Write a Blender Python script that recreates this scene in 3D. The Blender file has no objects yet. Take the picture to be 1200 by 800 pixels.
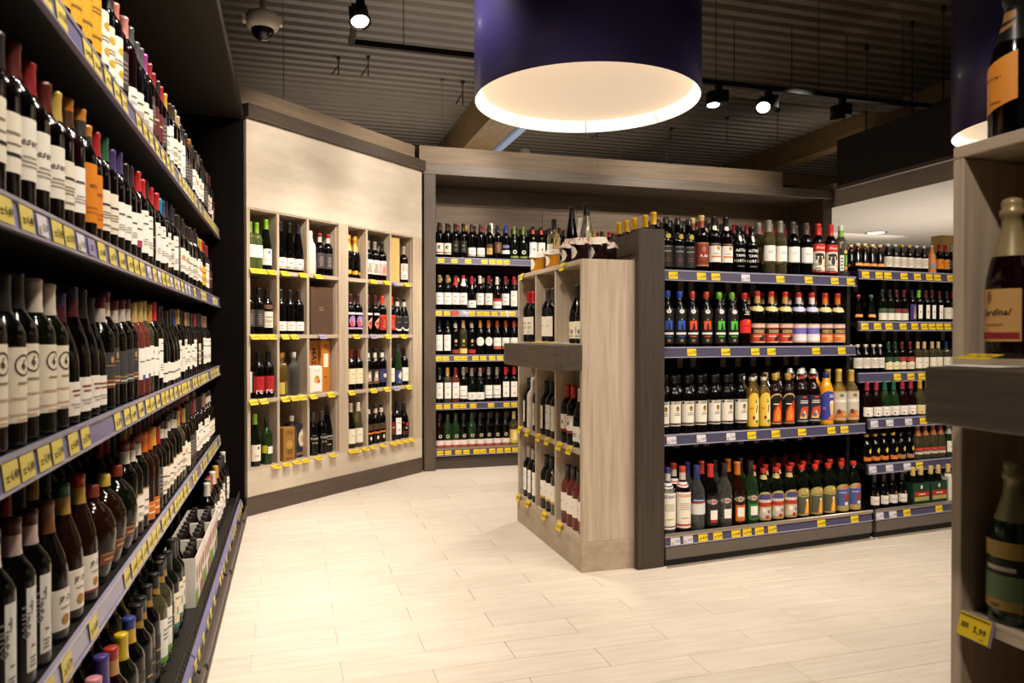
import bpy, math, random
from mathutils import Vector, Matrix
random.seed(7)
SC = bpy.context.scene
COL = SC.collection
# ------------------------------------------------------------------ camera
CAM_H, YAW, PITCH, FPX = 1.15, 0.29, 0.0095, 865.0
cam_d = bpy.data.cameras.new('camera')
cam = bpy.data.objects.new('camera', cam_d)
COL.objects.link(cam)
cam.location = (0, 0, CAM_H)
cam.rotation_euler = (math.pi/2 - PITCH, 0, -YAW)
cam_d.sensor_width = 36.0
cam_d.lens = 36.0*FPX/1200.0
cam_d.clip_start = 0.05
cam_d.dof.use_dof = True
cam_d.dof.focus_distance = 3.9
cam_d.dof.aperture_fstop = 5.0
SC.camera = cam
# ------------------------------------------------------------------ world, exposure, lights
SC.view_settings.view_transform = 'Standard'
SC.view_settings.look = 'None'
SC.view_settings.gamma = 1.0
SC.view_settings.use_curve_mapping = False
SC.view_settings.exposure = 0.55
try:
    SC.cycles.max_bounces = 7
    SC.cycles.transmission_bounces = 5
    SC.cycles.glossy_bounces = 4
    SC.cycles.diffuse_bounces = 4
    SC.cycles.sample_clamp_indirect = 3.0
    SC.cycles.caustics_refractive = False
    SC.cycles.caustics_reflective = False
    SC.cycles.use_denoising = True
except Exception:
    pass
W = bpy.data.worlds.new('shop_ambient')
SC.world = W
W.use_nodes = True
W.node_tree.nodes['Background'].inputs['Color'].default_value = (1.0, 0.86, 0.72, 1)
W.node_tree.nodes['Background'].inputs['Strength'].default_value = 0.035
WARM = (1.0, 0.89, 0.76)


def spot(loc, aim, watts, angle=60, blend=0.5, size=0.05, col=WARM):
    d = bpy.data.lights.new('spot_lamp', 'SPOT')
    d.energy = watts
    d.color = col
    d.spot_size = math.radians(angle)
    d.spot_blend = blend
    d.shadow_soft_size = size
    o = bpy.data.objects.new('spot_lamp', d)
    COL.objects.link(o)
    o.location = loc
    o.rotation_euler = (Vector(aim)-Vector(loc)).to_track_quat('-Z', 'Y').to_euler()
    return o


def area(loc, aim, watts, sx, sy, col=WARM, spread=180):
    d = bpy.data.lights.new('added_fill_area', 'AREA')  # added fill light, has no lamp body
    d.energy = watts
    d.color = col
    d.shape = 'RECTANGLE'
    d.size, d.size_y = sx, sy
    d.spread = math.radians(spread)
    o = bpy.data.objects.new('added_fill_area', d)
    COL.objects.link(o)
    o.location = loc
    o.rotation_euler = (Vector(aim)-Vector(loc)).to_track_quat('-Z', 'Y').to_euler()
    return o

# track spotlights over the aisle (most hang outside the frame), plus a few added spots
# wall rack, lit from the aisle track
for y, w in ((.9, 48), (1.5, 48), (2.1, 42), (2.7, 50), (3.3, 60), (3.85, 40)):
    spot((.40, y, 2.95), (-.52, y+.25, 1.20), w, 84, .7, .06)
# cubby cabinet
spot((.36, 4.05, 2.78), (.10, 5.25, 2.10), 58, 70, .7, .06)
spot((1.95, 4.6, 2.95), (1.0, 6.05, 2.25), 80, 62, .7, .06)
spot((.75, 4.3, 2.90), (.45, 5.5, .8), 75, 70, .7, .06)
# rear rack and the portal above it
spot((1.7, 4.5, 2.95), (1.5, 6.3, 1.1), 50, 60, .7, .06)
spot((2.2, 4.5, 2.95), (1.9, 6.3, 1.1), 50, 60, .7, .06)
spot((2.5, 4.5, 2.95), (2.5, 6.3, 2.2), 40, 75, .8)  # added spot without a fixture, lifts the portal header
spot((3.75, 4.5, 2.95), (3.6, 6.6, 1.9), 85, 75, .8)  # added spot without a fixture, brightens the partition boards
# gondola, island and near cabinet
for x, w in ((2.1, 50), (2.7, 62), (3.4, 62), (4.2, 62)):
    spot((x, .95, 2.95), (x*.62+.85, 3.35, .95), w*1.15, 58, .7, .06)
spot((.3675, 3.1, 2.93), (1.4, 3.8, .7), 62, 84, .5, .06)
spot((3.0, 2.2, 2.95), (2.5, 3.7, 1.0), 26, 100, .5, .06)  # added spot off the track, catches the drum shade's right side
spot((.25, .25, 2.95), (1.27, 1.0, 1.0), 85, 50, .7)
# aisle floor
spot((.7, 4.4, 2.90), (.55, 4.6, 0), 95, 110, .8, .12)
spot((.55, 1.7, 2.95), (.95, 3.0, 0), 112, 85, .8, .12)
spot((2.7, 1.9, 2.95), (2.7, 2.5, 0), 62, 95, .8, .12)
spot((2.4, 5.2, 2.95), (1.4, 5.3, 0), 85, 100, .8, .12)
# added fill, no such lamps stand here: brightens ceiling and bulkhead underside
area((1.6, 7.9, 2.7), (1.6, 7.9, 4), 20, 3.5, 2.0)
area((1.4, 5.2, 2.78), (1.0, 6.4, 3.7), 5, 1.5, .8)
area((6.6, 7.4, 2.75), (6.6, 8.5, 3.7), 7, 2.0, 1.5)
area((6.8, 6.0, .6), (6.8, 6.0, 3), 42, 2.0, 3.0)


# ------------------------------------------------------------------ helpers


def lin(h):
    h = h.lstrip('#')
    out = []
    for i in (0, 2, 4):
        c = int(h[i:i+2], 16)/255.0
        out.append(c/12.92 if c <= 0.04045 else ((c+0.055)/1.055)**2.4)
    return (out[0], out[1], out[2], 1.0)


MATS = {}


def mat(key, col, rough=0.5, metal=0.0, trans=0.0, ior=1.45, emit=None, es=0.0, spec=0.5, coat=0.0):
    if key in MATS:
        return MATS[key]
    m = bpy.data.materials.new(key)
    m.use_nodes = True
    b = m.node_tree.nodes['Principled BSDF']
    c = lin(col) if isinstance(col, str) else tuple(col)+(1.0,) if len(col) == 3 else col
    b.inputs['Base Color'].default_value = c
    b.inputs['Roughness'].default_value = rough
    b.inputs['Metallic'].default_value = metal
    b.inputs['IOR'].default_value = ior
    b.inputs['Transmission Weight'].default_value = trans
    b.inputs['Specular IOR Level'].default_value = spec
    b.inputs['Coat Weight'].default_value = coat
    b.inputs['Coat Roughness'].default_value = 0.09
    if emit:
        b.inputs['Emission Color'].default_value = lin(emit) if isinstance(emit, str) else emit
        b.inputs['Emission Strength'].default_value = es
    MATS[key] = m
    return m


def noisy(key, c1, c2, scale=(1, 1, 1), nscale=8.0, rough=0.5, detail=6.0, bump=0.0, coat=0.0, lo=0.3, hi=0.7, rnd=0.0, spots=None, spec=0.5):
    """two-tone procedural surface: stretched noise in object space (wood grain, stone clouds)"""
    if key in MATS:
        return MATS[key]
    m = bpy.data.materials.new(key)
    m.use_nodes = True
    nt = m.node_tree
    b = nt.nodes['Principled BSDF']
    tc = nt.nodes.new('ShaderNodeTexCoord')
    mp = nt.nodes.new('ShaderNodeMapping')
    mp.inputs['Scale'].default_value = scale
    nz = nt.nodes.new('ShaderNodeTexNoise')
    nz.inputs['Scale'].default_value = nscale
    nz.inputs['Detail'].default_value = detail
    nz.inputs['Roughness'].default_value = 0.65
    rp = nt.nodes.new('ShaderNodeValToRGB')
    rp.color_ramp.elements[0].position = lo
    rp.color_ramp.elements[1].position = hi
    rp.color_ramp.elements[0].color = lin(c1)
    rp.color_ramp.elements[1].color = lin(c2)
    L = nt.links.new
    L(tc.outputs['Object'], mp.inputs['Vector'])
    oi = nt.nodes.new('ShaderNodeObjectInfo')
    if rnd:
        ad = nt.nodes.new('ShaderNodeVectorMath')
        ad.operation = 'ADD'
        mul = nt.nodes.new('ShaderNodeMath')
        mul.operation = 'MULTIPLY'
        mul.inputs[1].default_value = 37.0
        L(oi.outputs['Random'], mul.inputs[0])
        L(mp.outputs['Vector'], ad.inputs[0])
        L(mul.outputs[0], ad.inputs[1])
        L(ad.outputs[0], nz.inputs['Vector'])
    else:
        L(mp.outputs['Vector'], nz.inputs['Vector'])
    L(nz.outputs['Fac'], rp.inputs['Fac'])
    src = rp.outputs['Color']
    if rnd:
        hs = nt.nodes.new('ShaderNodeHueSaturation')
        ma = nt.nodes.new('ShaderNodeMath')
        ma.operation = 'MULTIPLY_ADD'
        ma.inputs[1].default_value = rnd
        ma.inputs[2].default_value = 1.0-rnd/2
        L(oi.outputs['Random'], ma.inputs[0])
        L(ma.outputs[0], hs.inputs['Value'])
        L(src, hs.inputs['Color'])
        src = hs.outputs['Color']
    if spots:
        n2 = nt.nodes.new('ShaderNodeTexNoise')
        n2.inputs['Scale'].default_value = spots[1]
        n2.inputs['Detail'].default_value = 3.0
        r2 = nt.nodes.new('ShaderNodeValToRGB')
        r2.color_ramp.elements[0].position = 0.35
        r2.color_ramp.elements[1].position = 0.62
        mx = nt.nodes.new('ShaderNodeMix')
        mx.data_type = 'RGBA'
        mx.inputs['B'].default_value = lin(spots[0])
        L(tc.outputs['Object'], n2.inputs['Vector'])
        L(n2.outputs['Fac'], r2.inputs['Fac'])
        m2 = nt.nodes.new('ShaderNodeMath')
        m2.operation = 'MULTIPLY'
        m2.inputs[1].default_value = spots[2]
        L(r2.outputs['Color'], m2.inputs[0])
        L(m2.outputs[0], mx.inputs['Factor'])
        L(src, mx.inputs['A'])
        src = mx.outputs['Result']
    L(src, b.inputs['Base Color'])
    b.inputs['Roughness'].default_value = rough
    b.inputs['Coat Weight'].default_value = coat
    b.inputs['Specular IOR Level'].default_value = spec
    if bump:
        bp = nt.nodes.new('ShaderNodeBump')
        bp.inputs['Strength'].default_value = bump
        bp.inputs['Distance'].default_value = 0.002
        L(nz.outputs['Fac'], bp.inputs['Height'])
        L(bp.outputs['Normal'], b.inputs['Normal'])
    MATS[key] = m
    return m


def paper(hexcol):
    return mat('paper_'+hexcol.strip('#'), hexcol, 0.55)


class MB:
    def __init__(s):
        s.v, s.f, s.m, s.sm = [], [], [], []

    def face(s, idx, mi=0, smooth=False):
        s.f.append(tuple(idx))
        s.m.append(mi)
        s.sm.append(smooth)

    def box(s, x0, x1, y0, y1, z0, z1, mi=0):
        n = len(s.v)
        s.v += [(x0, y0, z0), (x1, y0, z0), (x1, y1, z0), (x0, y1, z0), (x0, y0, z1), (x1, y0, z1), (x1, y1, z1), (x0, y1, z1)]
        for q in ((0, 3, 2, 1), (4, 5, 6, 7), (0, 1, 5, 4), (1, 2, 6, 5), (2, 3, 7, 6), (3, 0, 4, 7)):
            s.face([n+i for i in q], mi)

    def bbox(s, x0, x1, y0, y1, z0, z1, c=0.003, mi=0):
        """box with chamfered vertical and top edges"""
        n = len(s.v)
        ring = lambda z, k: [(x0+k+c, y0+k, z), (x1-k-c, y0+k, z), (x1-k, y0+k+c, z), (x1-k, y1-k-c, z), (x1-k-c, y1-k, z), (x0+k+c, y1-k, z), (x0+k, y1-k-c, z), (x0+k, y0+k+c, z)]
        for z, k in ((z0, c), (z0+c, 0), (z1-c, 0), (z1, c)):
            s.v += ring(z, k)
        for a in range(3):
            for i in range(8):
                j = (i+1) % 8
                s.face([n+a*8+i, n+a*8+j, n+a*8+8+j, n+a*8+8+i], mi)
        s.face([n+i for i in reversed(range(8))], mi)
        s.face([n+24+i for i in range(8)], mi)

    def prism(s, poly, axis, a0, a1, mi=0):
        """convex polygon extruded along axis 'x','y' or 'z' from a0 to a1"""
        n = len(s.v)
        k = len(poly)
        for a in (a0, a1):
            for p, q in poly:
                s.v.append((a, p, q) if axis == 'x' else (p, a, q) if axis == 'y' else (p, q, a))
        s.face([n+i for i in range(k)], mi)
        s.face([n+k+i for i in reversed(range(k))], mi)
        for i in range(k):
            j = (i+1) % k
            s.face([n+i, n+k+i, n+k+j, n+j], mi)

    def lathe(s, prof, seg=16, mi=0, cx=0.0, cy=0.0, sx=1.0, sy=1.0):
        n = len(s.v)
        rows = []
        for r, z in prof:
            if r < 1e-6:
                rows.append([len(s.v)])
                s.v.append((cx, cy, z))
            else:
                rows.append(list(range(len(s.v), len(s.v)+seg)))
                for i in range(seg):
                    a = 2*math.pi*i/seg
                    s.v.append((cx+sx*r*math.cos(a), cy+sy*r*math.sin(a), z))
        for A, B in zip(rows, rows[1:]):
            for i in range(seg):
                j = (i+1) % seg
                if len(A) == 1 and len(B) == 1:
                    continue
                if len(A) == 1:
                    s.face([A[0], B[j], B[i]], mi, True)
                elif len(B) == 1:
                    s.face([A[i], A[j], B[0]], mi, True)
                else:
                    s.face([A[i], A[j], B[j], B[i]], mi, True)

    def tube(s, pts, r, seg=6, mi=0):
        pts = [Vector(p) for p in pts]
        rows = []
        for i, p in enumerate(pts):
            d = (pts[min(i+1, len(pts)-1)]-pts[max(i-1, 0)]).normalized()
            u = d.cross(Vector((0, 0, 1)))
            if u.length < 1e-3:
                u = d.cross(Vector((1, 0, 0)))
            u.normalize()
            w = d.cross(u)
            rows.append(list(range(len(s.v), len(s.v)+seg)))
            for k in range(seg):
                a = 2*math.pi*k/seg
                s.v.append(tuple(p+u*(r*math.cos(a))+w*(r*math.sin(a))))
        for A, B in zip(rows, rows[1:]):
            for k in range(seg):
                j = (k+1) % seg
                s.face([A[k], A[j], B[j], B[k]], mi, True)
        s.face(rows[0], mi)
        s.face(list(reversed(rows[-1])), mi)

    def mesh(s, name, mats):
        me = bpy.data.meshes.new(name)
        me.from_pydata([tuple(v) for v in s.v], [], s.f)
        for m in (mats if isinstance(mats, (list, tuple)) else [mats]):
            me.materials.append(m)
        me.polygons.foreach_set('material_index', s.m)
        me.polygons.foreach_set('use_smooth', s.sm)
        me.update()
        return me


def put(name, me, parent=None, loc=(0, 0, 0), rz=0.0, rx=0.0, ry=0.0):
    o = bpy.data.objects.new(name, me)
    COL.objects.link(o)
    o.location = loc
    o.rotation_euler = (rx, ry, rz)
    if parent is not None:
        o.parent = parent
    return o


def tag(o, label, cat, group=None, kind=None):
    o['label'] = label
    o['category'] = cat
    if group:
        o['group'] = group
    if kind:
        o['kind'] = kind
    return o


def empty(name, loc, rz, label, cat, group=None):
    return tag(put(name, None, None, loc, rz), label, cat, group)


def struct(name, me, loc=(0, 0, 0), rz=0.0):
    o = put(name, me, None, loc, rz)
    o['kind'] = 'structure'
    return o


class Frame:
    """a rack's own axes: x along its front, y into its depth"""

    def __init__(s, x, y, deg):
        s.o = Vector((x, y, 0))
        s.t = math.radians(deg)
        s.u = Vector((math.cos(s.t), math.sin(s.t), 0))
        s.n = Vector((-math.sin(s.t), math.cos(s.t), 0))

    def w(s, lx, ly, z=0.0):
        p = s.o+s.u*lx+s.n*ly
        return (p.x, p.y, z)


ONES = ['', 'first', 'second', 'third', 'fourth', 'fifth', 'sixth', 'seventh', 'eighth', 'ninth', 'tenth', 'eleventh', 'twelfth', 'thirteenth', 'fourteenth', 'fifteenth', 'sixteenth', 'seventeenth', 'eighteenth', 'nineteenth']
TENS = {20: ('twentieth', 'twenty'), 30: ('thirtieth', 'thirty'), 40: ('fortieth', 'forty'), 50: ('fiftieth', 'fifty')}


def nth(n):
    if n < 20:
        return ONES[n]
    t = n//10*10
    return TENS[t][0] if n == t else TENS[t][1]+'-'+ONES[n-t]


# ------------------------------------------------------------------ materials
OAK_V = noisy('oak_upright', '#a8957f', '#c9b7a0', (14, 14, 0.8), 3.0, 0.55, bump=0.15)
OAK_H = noisy('oak_across', '#a8957f', '#cbb9a2', (0.8, 8, 14), 3.0, 0.55, bump=0.15)
LIME = noisy('limed_panel', '#c3b4a0', '#e2d6c5', (1.0, 3, 4.5), 2.2, 0.6, 8.0, bump=0.1, lo=0.25, hi=0.75, spots=('#a89680', 1.6, 0.35))
PLINTH = noisy('plinth_board', '#a29079', '#bdac96', (3, 3, 6), 3.0, 0.55)
WENGE_V = noisy('dark_oak_upright', '#30271f', '#473b31', (22, 22, 0.7), 3.0, 0.5, bump=0.15)
WENGE_H = noisy('dark_oak_across', '#3a3027', '#54473c', (0.7, 10, 22), 3.0, 0.5, bump=0.15)
BLACKW = noisy('black_board', '#0b0806', '#130e0b', (18, 18, 0.8), 3.0, 0.65, spec=0.05)
BROWNB = noisy('brown_board', '#7a6752', '#96826a', (0.9, 6, 12), 2.5, 0.6)
STEEL_D = mat('dark_steel', '#2a2521', 0.45, 0.3)
SHELF_D = mat('shelf_black', '#1b1714', 0.5, 0.1)
KICK = mat('kick_grey', '#4d443c', 0.5, 0.2)
STRIP = mat('strip_blue', '#4b4960', 0.3, 0.0, coat=0.3)
STRIP_L = mat('strip_edge_highlight', '#9d98ad', 0.3, 0.0, coat=0.3)  # highlight along the strip edges put into a paler colour
RAIL_S = mat('rail_steel', '#b7a99a', 0.3, 0.6)
BLK = mat('matt_black', '#100d0b', 0.5)
GOLD = mat('gold_foil', '#c79a3c', 0.3, 0.75)
GLASS = {
    'black': mat('glass_black', '#040303', 0.11, spec=0.45),
    'red': mat('glass_dark_red', '#140304', 0.11, spec=0.45),
    'dgreen': mat('glass_dark_green', '#080d04', 0.11, spec=0.45),
    'green': mat('glass_green', (0.06, 0.19, 0.05), 0.06, trans=0.85, ior=1.36, coat=0.4),
    'lime': mat('glass_lime', (0.42, 0.55, 0.15), 0.06, trans=0.85, ior=1.36, coat=0.6),
    'white': mat('glass_white_wine', (0.90, 0.78, 0.36), 0.06, trans=0.95, ior=1.36, coat=0.4),
    'clear': mat('glass_clear', (0.92, 0.95, 0.84), 0.06, trans=0.96, ior=1.36, coat=0.4),
    'rose': mat('glass_rose', (0.62, 0.13, 0.10), 0.03, trans=0.8, ior=1.36),
    'amber': mat('glass_amber', (0.014, 0.0035, 0.0015), 0.09, trans=0.1, ior=1.4),
    'gold': mat('glass_gold', (0.85, 0.56, 0.12), 0.06, trans=0.9, ior=1.36, coat=0.4),
    'orange': mat('juice_orange', '#f0a012', 0.12, coat=0.4),
    'salmon': mat('frosted_salmon', '#e08a4c', 0.35),
}


def foil(hexcol):
    return mat('foil_'+hexcol.strip('#'), hexcol, 0.35, 0.15, coat=0.2)

# ------------------------------------------------------------------ bottle shapes
# body profile (radius, height), cap profile, label radius
FOOT = lambda R: [(0, 0.004), (R*0.6, 0.0), (R*0.93, 0.0), (R*0.985, 0.004), (R, 0.012)]
SHAPES = {
    'bordeaux': (FOOT(.0375)+[(.0375, .188), (.0365, .200), (.031, .214), (.0225, .226), (.0165, .238), (.0148, .252), (.0143, .296), (0, .296)],
                 [(.0172, .237), (.0156, .252), (.0152, .288), (.0162, .291), (.0162, .3005), (.012, .303), (0, .303)], .0375),
    'burgundy': (FOOT(.041)+[(.041, .130), (.0395, .150), (.034, .178), (.026, .203), (.0185, .224), (.0155, .243), (.0143, .290), (0, .290)],
                 [(.0178, .228), (.0162, .245), (.0152, .282), (.0162, .285), (.0162, .294), (.012, .297), (0, .297)], .041),
    'flute': (FOOT(.037)+[(.037, .130), (.0355, .155), (.030, .195), (.0225, .240), (.0165, .278), (.0145, .30), (.014, .328), (0, .328)],
              [(.0182, .270), (.0158, .295), (.0152, .322), (.0162, .325), (.0162, .333), (.012, .336), (0, .336)], .037),
    'champagne': (FOOT(.044)+[(.044, .140), (.0425, .162), (.0365, .195), (.027, .226), (.020, .252), (.0168, .272), (.0165, .300), (0, .300)],
                  [(.0335, .206), (.0278, .226), (.0208, .252), (.0176, .270), (.0178, .285), (.0212, .289), (.0214, .300), (.0175, .304), (.0195, .313), (.0170, .322), (.008, .326), (0, .326)], .044),
    'port': (FOOT(.0385)+[(.0385, .150), (.037, .166), (.028, .182), (.0175, .194), (.0165, .204), (.0185, .222), (.0165, .244), (.0145, .268), (0, .275)],
             [(.0168, .246), (.0158, .252), (.0158, .276), (.012, .279), (0, .279)], .0385),
    'liqueur': (FOOT(.036)+[(.036, .185), (.0345, .200), (.027, .216), (.0175, .230), (.0148, .242), (.014, .285), (0, .285)],
                [(.0150, .258), (.0162, .259), (.0162, .292), (.0148, .2945), (0, .2945)], .036),
    'vermouth': (FOOT(.042)+[(.042, .190), (.0405, .207), (.033, .229), (.0225, .250), (.0168, .266), (.015, .30), (.0145, .322), (0, .322)],
                 [(.0175, .268), (.0163, .285), (.0163, .322), (.0175, .324), (.0175, .333), (.015, .335), (0, .335)], .042),
    'mulled': (FOOT(.042)+[(.042, .175), (.0405, .190), (.0335, .208), (.0225, .226), (.0165, .242), (.0148, .292), (0, .292)],
               [(.0176, .240), (.0163, .255), (.0163, .290), (.0178, .292), (.0178, .303), (.014, .306), (0, .306)], .042),
    'herbal': (FOOT(.040)+[(.040, .165), (.0385, .183), (.032, .205), (.0225, .225), (.0165, .240), (.0148, .275), (0, .275)],
               [(.0152, .262), (.0168, .263), (.0168, .285), (.015, .288), (0, .288)], .040),
    'dimple': ([(0, .004), (.026, 0), (.033, .004), (.043, .035), (.0535, .085), (.057, .125), (.0545, .155), (.0435, .184), (.027, .203), (.0170, .212), (.0158, .222), (.0158, .236), (0, .236)],
               [(.0185, .221), (.0185, .247), (.016, .251), (0, .251)], .0535),
    'bulb': ([(0, .004), (.038, 0), (.0445, .006), (.0455, .022), (.0425, .060), (.034, .112), (.0245, .160), (.0185, .200), (.0165, .250), (0, .250)],
             [(.0172, .236), (.0205, .238), (.0205, .262), (.018, .265), (0, .265)], .0450),
    'swing': (FOOT(.041)+[(.041, .185), (.0395, .200), (.033, .216), (.024, .232), (.0185, .250), (.0155, .275), (.0155, .288), (0, .288)],
              [(.0135, .288), (.0185, .289), (.0185, .296), (.0125, .300), (.0145, .308), (.0105, .316), (0, .317)], .041),
    'juice': (FOOT(.042)+[(.042, .150), (.0415, .175), (.0375, .205), (.027, .232), (.0185, .250), (.0165, .278), (0, .278)],
              [(.0178, .262), (.0185, .263), (.0185, .290), (.016, .293), (0, .293)], .042),
    'piccolo': (FOOT(.030)+[(.030, .110), (.0285, .124), (.021, .145), (.0155, .165), (.0135, .190), (.0130, .212), (0, .212)],
                [(.0150, .168), (.0145, .19), (.0150, .212), (.0150, .219), (.011, .222), (0, .222)], .030),
    'half': (FOOT(.033)+[(.033, .140), (.0315, .153), (.0235, .172), (.0160, .188), (.0140, .202), (.0135, .240), (0, .240)],
             [(.0150, .195), (.0148, .236), (.0155, .240), (.0155, .247), (.012, .249), (0, .249)], .033),
    'squat': (FOOT(.036)+[(.036, .150), (.0345, .165), (.0265, .184), (.018, .200), (.0155, .215), (.015, .250), (0, .250)],
              [(.0158, .236), (.0172, .237), (.0172, .258), (.0155, .261), (0, .261)], .036),
}
SCALED = {}
for _n, _b, _fr, _fz in (('wine_s', 'bordeaux', .70, .60), ('stub', 'burgundy', .80, .715), ('bulb_s', 'bulb', .62, .60), ('jug_s', 'herbal', .66, .58),
                         ('wine_m', 'bordeaux', .72, .64), ('diam_s', 'squat', .80, .66), ('spark_s', 'champagne', .68, .69), ('half_s', 'half', .86, .81), ('salm_s', 'squat', .72, .66), ('magnum_r', 'champagne', .98, .925)):
    _p = SHAPES[_b]
    SHAPES[_n] = ([(r*_fr, z*_fz) for r, z in _p[0]], [(r*_fr, z*_fz) for r, z in _p[1]], _p[2]*_fr)
    SCALED[_n] = (_fr, _fz)
_mesh = {}


def shrink(items, fr):
    out = []
    for it in items:
        if it[0] == 'o':
            it = it[:3]+(it[3]*fr, it[4]*fr, it[5])
        elif it[0] == 'ring':
            it = it[:3]+(it[3]*fr, it[4]*fr, it[5])
        elif it[0] in ('t', 'ti', 'tv'):
            it = it[:4]+(it[4]*fr, it[5])
        out.append(it)
    return out


def body_mesh(shape, glass, seg):
    k = ('b', shape, glass, seg)
    if k not in _mesh:
        b = MB()
        b.lathe(SHAPES[shape][0], seg)
        _mesh[k] = b.mesh('bottle_glass', GLASS[glass])
    return _mesh[k]


def cap_mesh(shape, colour, seg):
    k = ('c', shape, colour, seg)
    if k not in _mesh:
        b = MB()
        c1, _, c2 = colour.partition('/')
        p = SHAPES[shape][1]
        if c2:                                   # two-colour capsule: top colour / collar colour
            zs = p[0][1]+0.55*(p[-1][1]-p[0][1])
            hi = [q for q in p if q[1] > zs]
            lo = [q for q in p if q[1] <= zs]
            rj = lo[-1][0]
            b.lathe(lo+[(rj, zs)], seg, 1)
            b.lathe([(rj, zs)]+hi, seg, 0)
            _mesh[k] = b.mesh('bottle_cap', [foil(c1), foil(c2)])
        else:
            b.lathe(p, seg, 0)
            _mesh[k] = b.mesh('bottle_cap', foil(c1))
    return _mesh[k]


# ------------------------------------------------------------------ printed labels, bent round the glass
def text_tris(txt, size, slant=0.0, bold=0.0):
    c = bpy.data.curves.new('lettering', 'FONT')
    c.body = txt
    c.size = size
    c.align_x = 'CENTER'
    c.align_y = 'CENTER'
    c.resolution_u = 1
    c.shear = slant
    c.offset = bold
    o = bpy.data.objects.new('lettering', c)
    me = bpy.data.meshes.new_from_object(o)
    vs = [tuple(v.co[:2]) for v in me.vertices]
    fs = [tuple(p.vertices) for p in me.polygons]
    bpy.data.objects.remove(o)
    bpy.data.curves.remove(c)
    bpy.data.meshes.remove(me)
    return vs, fs


def columns(poly, cuts):
    """convex polygon -> list of (s, low, high)"""
    s0 = min(p[0] for p in poly)
    s1 = max(p[0] for p in poly)
    out = []
    for i in range(cuts+1):
        s = s0+(s1-s0)*i/cuts
        s = min(max(s, s0+1e-7), s1-1e-7)
        zs = []
        for (a, b), (c, d) in zip(poly, poly[1:]+poly[:1]):
            if (a-s)*(c-s) <= 0 and abs(a-c) > 1e-9:
                zs.append(b+(d-b)*(s-a)/(c-a))
        if zs:
            out.append((s, min(zs), max(zs)))
    return out


def sheet(mb, R, poly, off, mi, rad=None):
    w = max(p[0] for p in poly)-min(p[0] for p in poly)
    n = max(1, min(12, int(math.ceil(w/max(R, 1e-3)/0.25)))) if R < 5 else 1
    if len(poly) > 4:
        n = max(n, 8)
    n0 = None
    for s, lo, hi in columns(poly, n):
        k = len(mb.v)
        for z in (lo, hi):
            r = (rad(z) if rad else R)+off
            if R < 5:
                mb.v.append((r*math.sin(s/R), -r*math.cos(s/R), z))
            else:
                mb.v.append((s, -off, z))
        if n0 is not None:
            mb.face([n0, k, k+1, n0+1], mi, R < 5)
        n0 = k


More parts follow.
